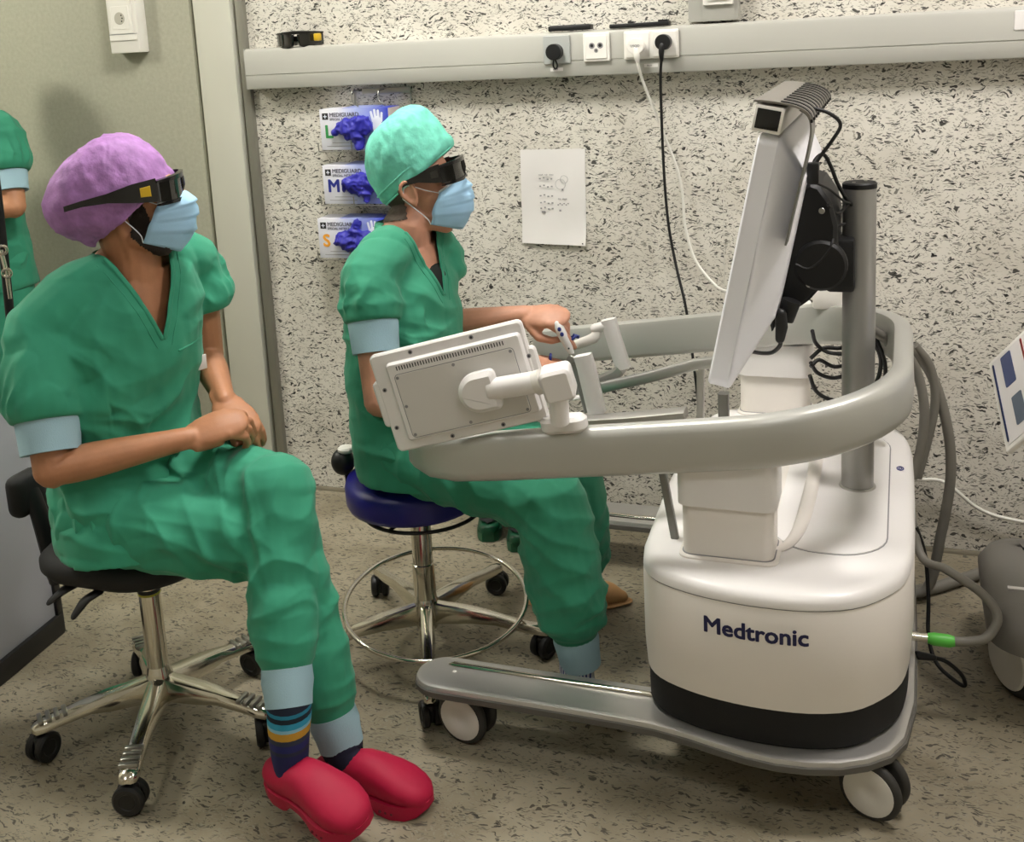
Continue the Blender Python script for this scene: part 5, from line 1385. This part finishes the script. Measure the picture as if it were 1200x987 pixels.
cfg1 = dict(face=face1, headX=axes(R(33), R(2), R(0)), hk=1.06, skin=M['skin1'], hair=beard, hair_name='beard', hair_mat=M['beard'], cloth=M['scrub'], tunic=tun1, seed=3.,
            armzR=UP, armzL=A(1, 0, 0), handzR=A(.25, -.45, .85), handzL=A(0, -.2, 1), thumbR=1, thumbL=-1, handR=dict(curl=(.55, .95, .6), tcurl=.9), handL=dict(curl=(.5, .8, .5)), handk=1.06, gx=.090, gz=.018, tw=.026, tl=1.25, mz=.004, mb=-.124,
            sleeve=.64, sleeveL=.44, cuffs='R', puff=.088, cuffr=.066, cuffh=.24, vdepth=.168, vhalf=.082, vback=.02, pocket=(.035, .135, -.36, -.205), tagpos=(.125, -.265), side=2,
            thigh=[.106, .106, .092, .080], shin=[.086, .086, .080, .072, .050], cufflen=.06,
            folds=[(P1 + A(.05, -.10, .10), .16, (.3, -.3, .9), .008, .075), (P1 + A(.12, 0, .12), .16, (.6, -.2, .8), .007, .07), (lerp(P1, N1, .55) + A(.08, -.08, 0), .16, (.8, .1, .6), .004, .10), (A(*J1['SR']) + A(.05, .04, -.10), .10, (.5, .3, .8), .007, .06), (A(*J1['SL']) + A(.02, -.06, -.12), .10, (.3, .5, .8), .005, .06)],
            tfolds=[(A(-.30, -1.42, .62), .14, (.8, .5, .3), .008, .065), (A(-.16, -1.40, .60), .12, (.9, -.2, .5), .007, .05), (A(-.40, -1.36, .66), .12, (.9, .3, .2), .007, .06), (A(-.25, -1.48, .56), .16, (.5, .1, .9), .005, .09)], cap=cap_purple)
person(t, J1, cfg1)
sockL = striped('striped_sock', [(0, '171a4a'), (.36, '20263a'), (.41, '1b1f58'), (.50, '272e3e'), (.56, 'b58a2b'), (.66, '7fb4c8'), (.70, '2a8fb0'), (.78, '10202c'), (.84, '1d7590'), (.89, '121c30')], 2, .12, .275)
sockR = striped('striped_sock', [(0, '12132c'), (.62, '1a1f52'), (.80, '9a6a2c'), (.90, '12132c')], 2, .06, .185)
def sock(root, kn, an, cl, P0, d, m, upv=UP):
    kn, an, P0, d, upv = A(*kn), A(*an), A(*P0), nrm(d), nrm(upv); q = nrm(an - kn)
    pts = [an + q * cl * .5, an + q * (cl + .005), lerp(an + q * cl, P0 + d * .075 + upv * .08, .55), P0 + d * .085 + upv * .070, P0 + d * .15 + upv * .055]
    obj('sock', tube(pts, [.046, .046, .041, .034, .024], 20, 4, True), m, root, 60)
for P0, tip, m, key, upv in (((-0.0754, -1.5454, 0.0592), (0.1690, -1.6322, 0.0594), sockL, 'L', A(.1, -.25, 1)), ((-0.0038, -1.4479, 0.0000), (0.2237, -1.4608, 0.0000), sockR, 'R', UP)):
    P0, tip = A(*P0), A(*tip); d = nrm(tip - P0)
    upv = nrm(upv - d * np.dot(upv, d))
    L_ = np.linalg.norm(tip - P0)
    if key == 'R': P0 = tip - d * .265; L_ = .27
    else: P0 = tip - d * .275; L_ = .275
    e = bpy.data.objects.new('clog', None); COL.objects.link(e); e.parent = t; ORG[e.name] = ORG[t.name]
    clog(e, P0, d, L_, M['clog_r'], M['clog_r'], M['clog_hole'], upv, True, 1.12 if key == 'L' else 1.06)
    sock(t, J1['K' + key], J1['A' + key], .06, P0, d, m, upv)

# ---- surgeon with the mint cap
def cap_mint(root, T, X, k):
    prof = [(-.003, .108, .081, -.002), (.0, .115, .087, -.002), (.022, .118, .090, -.001), (.05, .119, .091, .002), (.088, .113, .088, .010), (.118, .098, .079, .018), (.140, .076, .062, .022), (.152, .042, .036, .024), (.155, .004, .004, .024)]
    c = obj('surgical_cap', cap_mesh(T, .52, .010, .034, prof, 48, 7.7, .003, 30, .006), M['cap2'], root, 0, label='mint green surgical cap')
    for h, rr, ry in ((.0, .115, .0865), (.030, .1185, .0905)):
        obj('cap_seam', tube([T((.008 + rr * math.cos(a)) * math.cos(.52) - h * math.sin(.52), ry * math.sin(a), .034 + (.008 + rr * math.cos(a) - .01) * math.sin(.52) + h * math.cos(.52)) for a in np.linspace(0, 2 * PI, 60)], .0022, 8), M['cap2'], c)
def hair2(V):
    x, y, z = V.T
    kp = (((x < -.030) & (z < .032 + .57 * x) & (z > -.062))) & (np.abs(y) > .0)
    return kp, np.where(kp, .0022, 0.)
J2 = dict(P=(-.02, -.87, .58), N=(-0.0639, -0.7634, 1.0882), H=(-0.0287, -0.7281, 1.1950), SR=(-0.0836, -0.9417, 0.9991), SL=(-0.0283, -0.6463, 1.0092), ER=(-0.0369, -1.0236, 0.7259), WR=(0.2057, -0.7975, 0.7414), HR=(0.2970, -0.6856, 0.7458),
          EL=(-0.0125, -0.6688, 0.8171), WL=(0.2132, -0.6518, 0.8536), HL=(0.3148, -0.6683, 0.8503), HipR=(.0, -.965, .575), HipL=(.0, -.785, .575), KR=(.385, -1.05, .525), KL=(.345, -.80, .50), AR=(.425, -1.03, .185), AL=(.335, -.655, .15))
face2 = A(.95, -.31, 0)
def tun2(P, N):
    f = nrm(face2)
    return [(P + f * .03 - UP * .07, 0, .19, .17), (P + UP * .05 + f * .0, 0, .18, .155), (lerp(P, N, .32) - f * .025, .3, .172, .138), (lerp(P, N, .56) - f * .02, .6, .178, .135), (lerp(P, N, .76) - f * .02, .9, .178, .120), (lerp(P, N, .89) - f * .01, 1, .140, .090), (lerp(P, N, .97), 1, .092, .070), (N + UP * .03 - f * .005, 1, .076, .064)]
t = thing('person', (-.02, -.87, 0), 'seated man in green scrubs and mint cap gripping the console controls', 'person')
P2 = A(*J2['P']); N2 = A(*J2['N'])
cfg2 = dict(face=face2, headX=axes(R(13), R(9), R(0)), hk=1.0, skin=M['skin2'], hair=hair2, hair_name='hair', hair_mat=M['hair2'], cloth=M['scrub2'], tunic=tun2, seed=21.,
            armzR=UP, armzL=UP, handzR=A(0, -.2, 1), handzL=A(.1, -.5, .85), thumbR=1, thumbL=-1, handR=dict(curl=(.15, .2, .15), tcurl=.3), handL=dict(curls=[(.60, .40, .25), (.95, .7, .5), (1.0, .8, .5), (1.05, .8, .5)], tcurl=1.0), handk=1.03, gx=.105, gz=.036, tw=-.002, tl=.78, mz=.014, mb=-.122,
            sleeve=.33, sleeveL=.34, cuffs='R', puff=.080, cuffr=.062, cuffh=.27, vdepth=.15, vhalf=.070, vback=.03, side=1,
            thigh=[.094, .092, .088, .084], shin=[.088, .092, .092, .086, .055], cufflen=.075,
            folds=[(P2 + A(.05, -.12, .12), .16, (.3, -.3, .9), .007, .075), (lerp(P2, N2, .5) + A(.02, -.14, 0), .18, (.5, .1, .85), .005, .10), (A(*J2['SR']) + A(.05, .04, -.10), .10, (.5, .3, .8), .006, .06), (lerp(P2, N2, .6) + A(-.1, -.08, 0), .16, (.3, .1, .95), .004, .09)],
            tfolds=[(A(.20, -1.0, .56), .14, (.8, .2, .4), .006, .07), (A(.36, -1.05, .42), .12, (.5, .2, .8), .007, .055), (A(.40, -1.04, .26), .12, (.3, .2, .9), .006, .06)], cap=cap_mint)
person(t, J2, cfg2)
N_ = N2
obj('undershirt', tube([N_ + A(.020, 0, -.24), N_ + A(.035, -.005, -.16), N_ + A(.042, -.005, -.105), N_ + A(.040, -.004, -.085)], [.090, .090, .076, .048], 20, 3, True, A(1, -.17, 0), .86), M['dark_shirt'], t, 60)
sock2 = None
m, nt, b = newmat('blue_white_sock')
g = nt.nodes.new('ShaderNodeTexWave'); g.inputs['Scale'].default_value = 48; tcn = nt.nodes.new('ShaderNodeTexCoord')
nt.links.new(tcn.outputs['Object'], g.inputs['Vector']); cr = nt.nodes.new('ShaderNodeValToRGB'); cr.color_ramp.interpolation = 'CONSTANT'
cr.color_ramp.elements[0].color = srgb('d9dce6'); cr.color_ramp.elements[1].color = srgb('3d4a86'); cr.color_ramp.elements[1].position = .55
nt.links.new(g.outputs[0], cr.inputs[0]); nt.links.new(cr.outputs[0], b.inputs['Base Color']); b.inputs['Roughness'].default_value = .9
an = A(*J2['AR'])
obj('sock', tube([an - UP * .04, an - UP * .10, an + A(.015, -.01, -.135), an + A(.06, -.03, -.15), an + A(.11, -.05, -.158)], [.040, .040, .038, .035, .022], 20, 4, True), m, t, 60, label='blue and white striped sock')
tp_ = A(*(0.4219, -0.5323, 0.0000)); d = nrm(A(.93, .25, 0))
an = A(*J2['AL'])
sh_ = obj('shoe', join(tube([tp_ - d * .235 + UP * .035, tp_ - d * .20 + UP * .042, tp_ - d * .12 + UP * .042, tp_ - d * .05 + UP * .034, tp_ - d * .012 + UP * .024], [.030, .036, .038, .036, .020], 18, 4, True, UP, .85), tube([tp_ - d * .25 + UP * .008, tp_ - d * .18 + UP * .008, tp_ - d * .06 + UP * .008, tp_ - d * .0 + UP * .010], [.022, .036, .042, .020], 18, 3, True, UP, .22)), M['tan'], t, 60, label='tan leather shoe')
obj('shoe_hole', ell(tp_ - d * .075 + A(0, -.026, .064), (.007, .005, .005)), M['black_p'], sh_)
obj('sock', tube([an - UP * .03, an - UP * .06, tp_ - d * .18 + UP * .07], [.038, .036, .033], 16, 3, True), m, t, 60, label='blue and white striped sock')
# finger loops of the two grips
for p, ax_ in (((0.3434, -0.6730, 0.8009), (.5, .2, -.8)), ((0.2873, -0.6904, 0.7513), (.9, .3, -.1))):
    obj('finger_loop', ring(p, .0085, .0035, frame_from(ax_), 24, 8), M['navy'], CON)
obj('finger_loop_tab', rbox(A(*(0.3501, -0.6645, 0.8033)), (.009, .003, .004), .001, frame_from((.3, -.3, .9))), M['navy'], CON)

# ---- standing colleague at the left edge, arms crossed
def cap_green(root, T, X, k):
    prof = [(-.004, .104, .082, 0), (0, .108, .086, 0), (.03, .114, .091, 0), (.08, .106, .085, 0), (.12, .075, .062, 0), (.138, .004, .004, 0)]
    obj('surgical_cap', cap_mesh(T, .4, .0, .02, prof, 40, 1.7, .005, 28), M['cap2'], root, 0)
J3 = dict(P=(-1.90, -.34, .93), N=(-1.90, -.335, 1.385), H=(-1.90, -.36, 1.56), SR=(-2.07, -.34, 1.315), SL=(-1.7177, -0.3500, 1.3289), ER=(-2.13, -.42, 1.06), WR=(-1.93, -.52, 1.08), HR=(-1.83, -.50, 1.14),
          EL=(-1.6609, -0.4000, 1.0928), WL=(-1.86, -.52, 1.085), HL=(-1.96, -.53, 1.12), HipR=(-1.99, -.34, .92), HipL=(-1.81, -.34, .92), KR=(-2.0, -.36, .50), KL=(-1.80, -.36, .50), AR=(-2.0, -.34, .13), AL=(-1.80, -.34, .13))
def tun3(P, N):
    f = A(0, -1, 0)
    return [(P - UP * .13, 0, .195, .15), (P + UP * .02, 0, .188, .145), (lerp(P, N, .4), .3, .17, .13), (lerp(P, N, .65), .8, .172, .13), (lerp(P, N, .8), 1, .175, .115), (lerp(P, N, .9), 1, .14, .09), (lerp(P, N, .98), 1, .09, .07), (N + UP * .03, 1, .075, .06)]
t = thing('person', (-1.9, -.34, 0), 'standing colleague in green scrubs with crossed arms, cut off at the left edge', 'person')
cfg3 = dict(face=A(.15, -1, 0), headX=axes(R(-75), 0), hk=1.0, skin=M['skin3'], hair=hair2, hair_name='hair', hair_mat=M['hair2'], cloth=M['scrub2'], tunic=tun3, seed=40.,
            armzR=UP, armzL=UP, handzR=A(0, -1, .3), handzL=A(0, -1, .3), thumbR=1, thumbL=-1, handR=dict(curl=(.4, .5, .3)), handL=dict(curl=(.4, .5, .3)), gx=.09, gz=.022, tw=.01, tl=1., mz=.005, mb=-.12,
            sleeve=.52, puff=.084, cuffr=.062, cuffh=.27, vdepth=.15, vhalf=.075, vback=.02, side=1, thigh=[.10, .10, .092, .085], shin=[.085, .085, .08, .07, .05], cufflen=.06,
            folds=[(A(-1.78, -.42, 1.2), .14, (.4, .2, .9), .006, .06), (A(-1.8, -.4, .95), .2, (.2, .1, .95), .004, .09)], tfolds=[], cap=cap_green)
person(t, J3, cfg3)
for x in (-2.0, -1.80):
    e = bpy.data.objects.new('clog', None); COL.objects.link(e); e.parent = t; ORG[e.name] = ORG[t.name]
    clog(e, (x, -.28, 0), (0.05, -1, 0), .265, M['clog_g'], M['clog_g'])
    obj('sock', tube([(x, -.34, .09), (x, -.345, .06), (x, -.40, .055)], [.04, .04, .03], 16, 3, True), M['cuff'], t, 60)
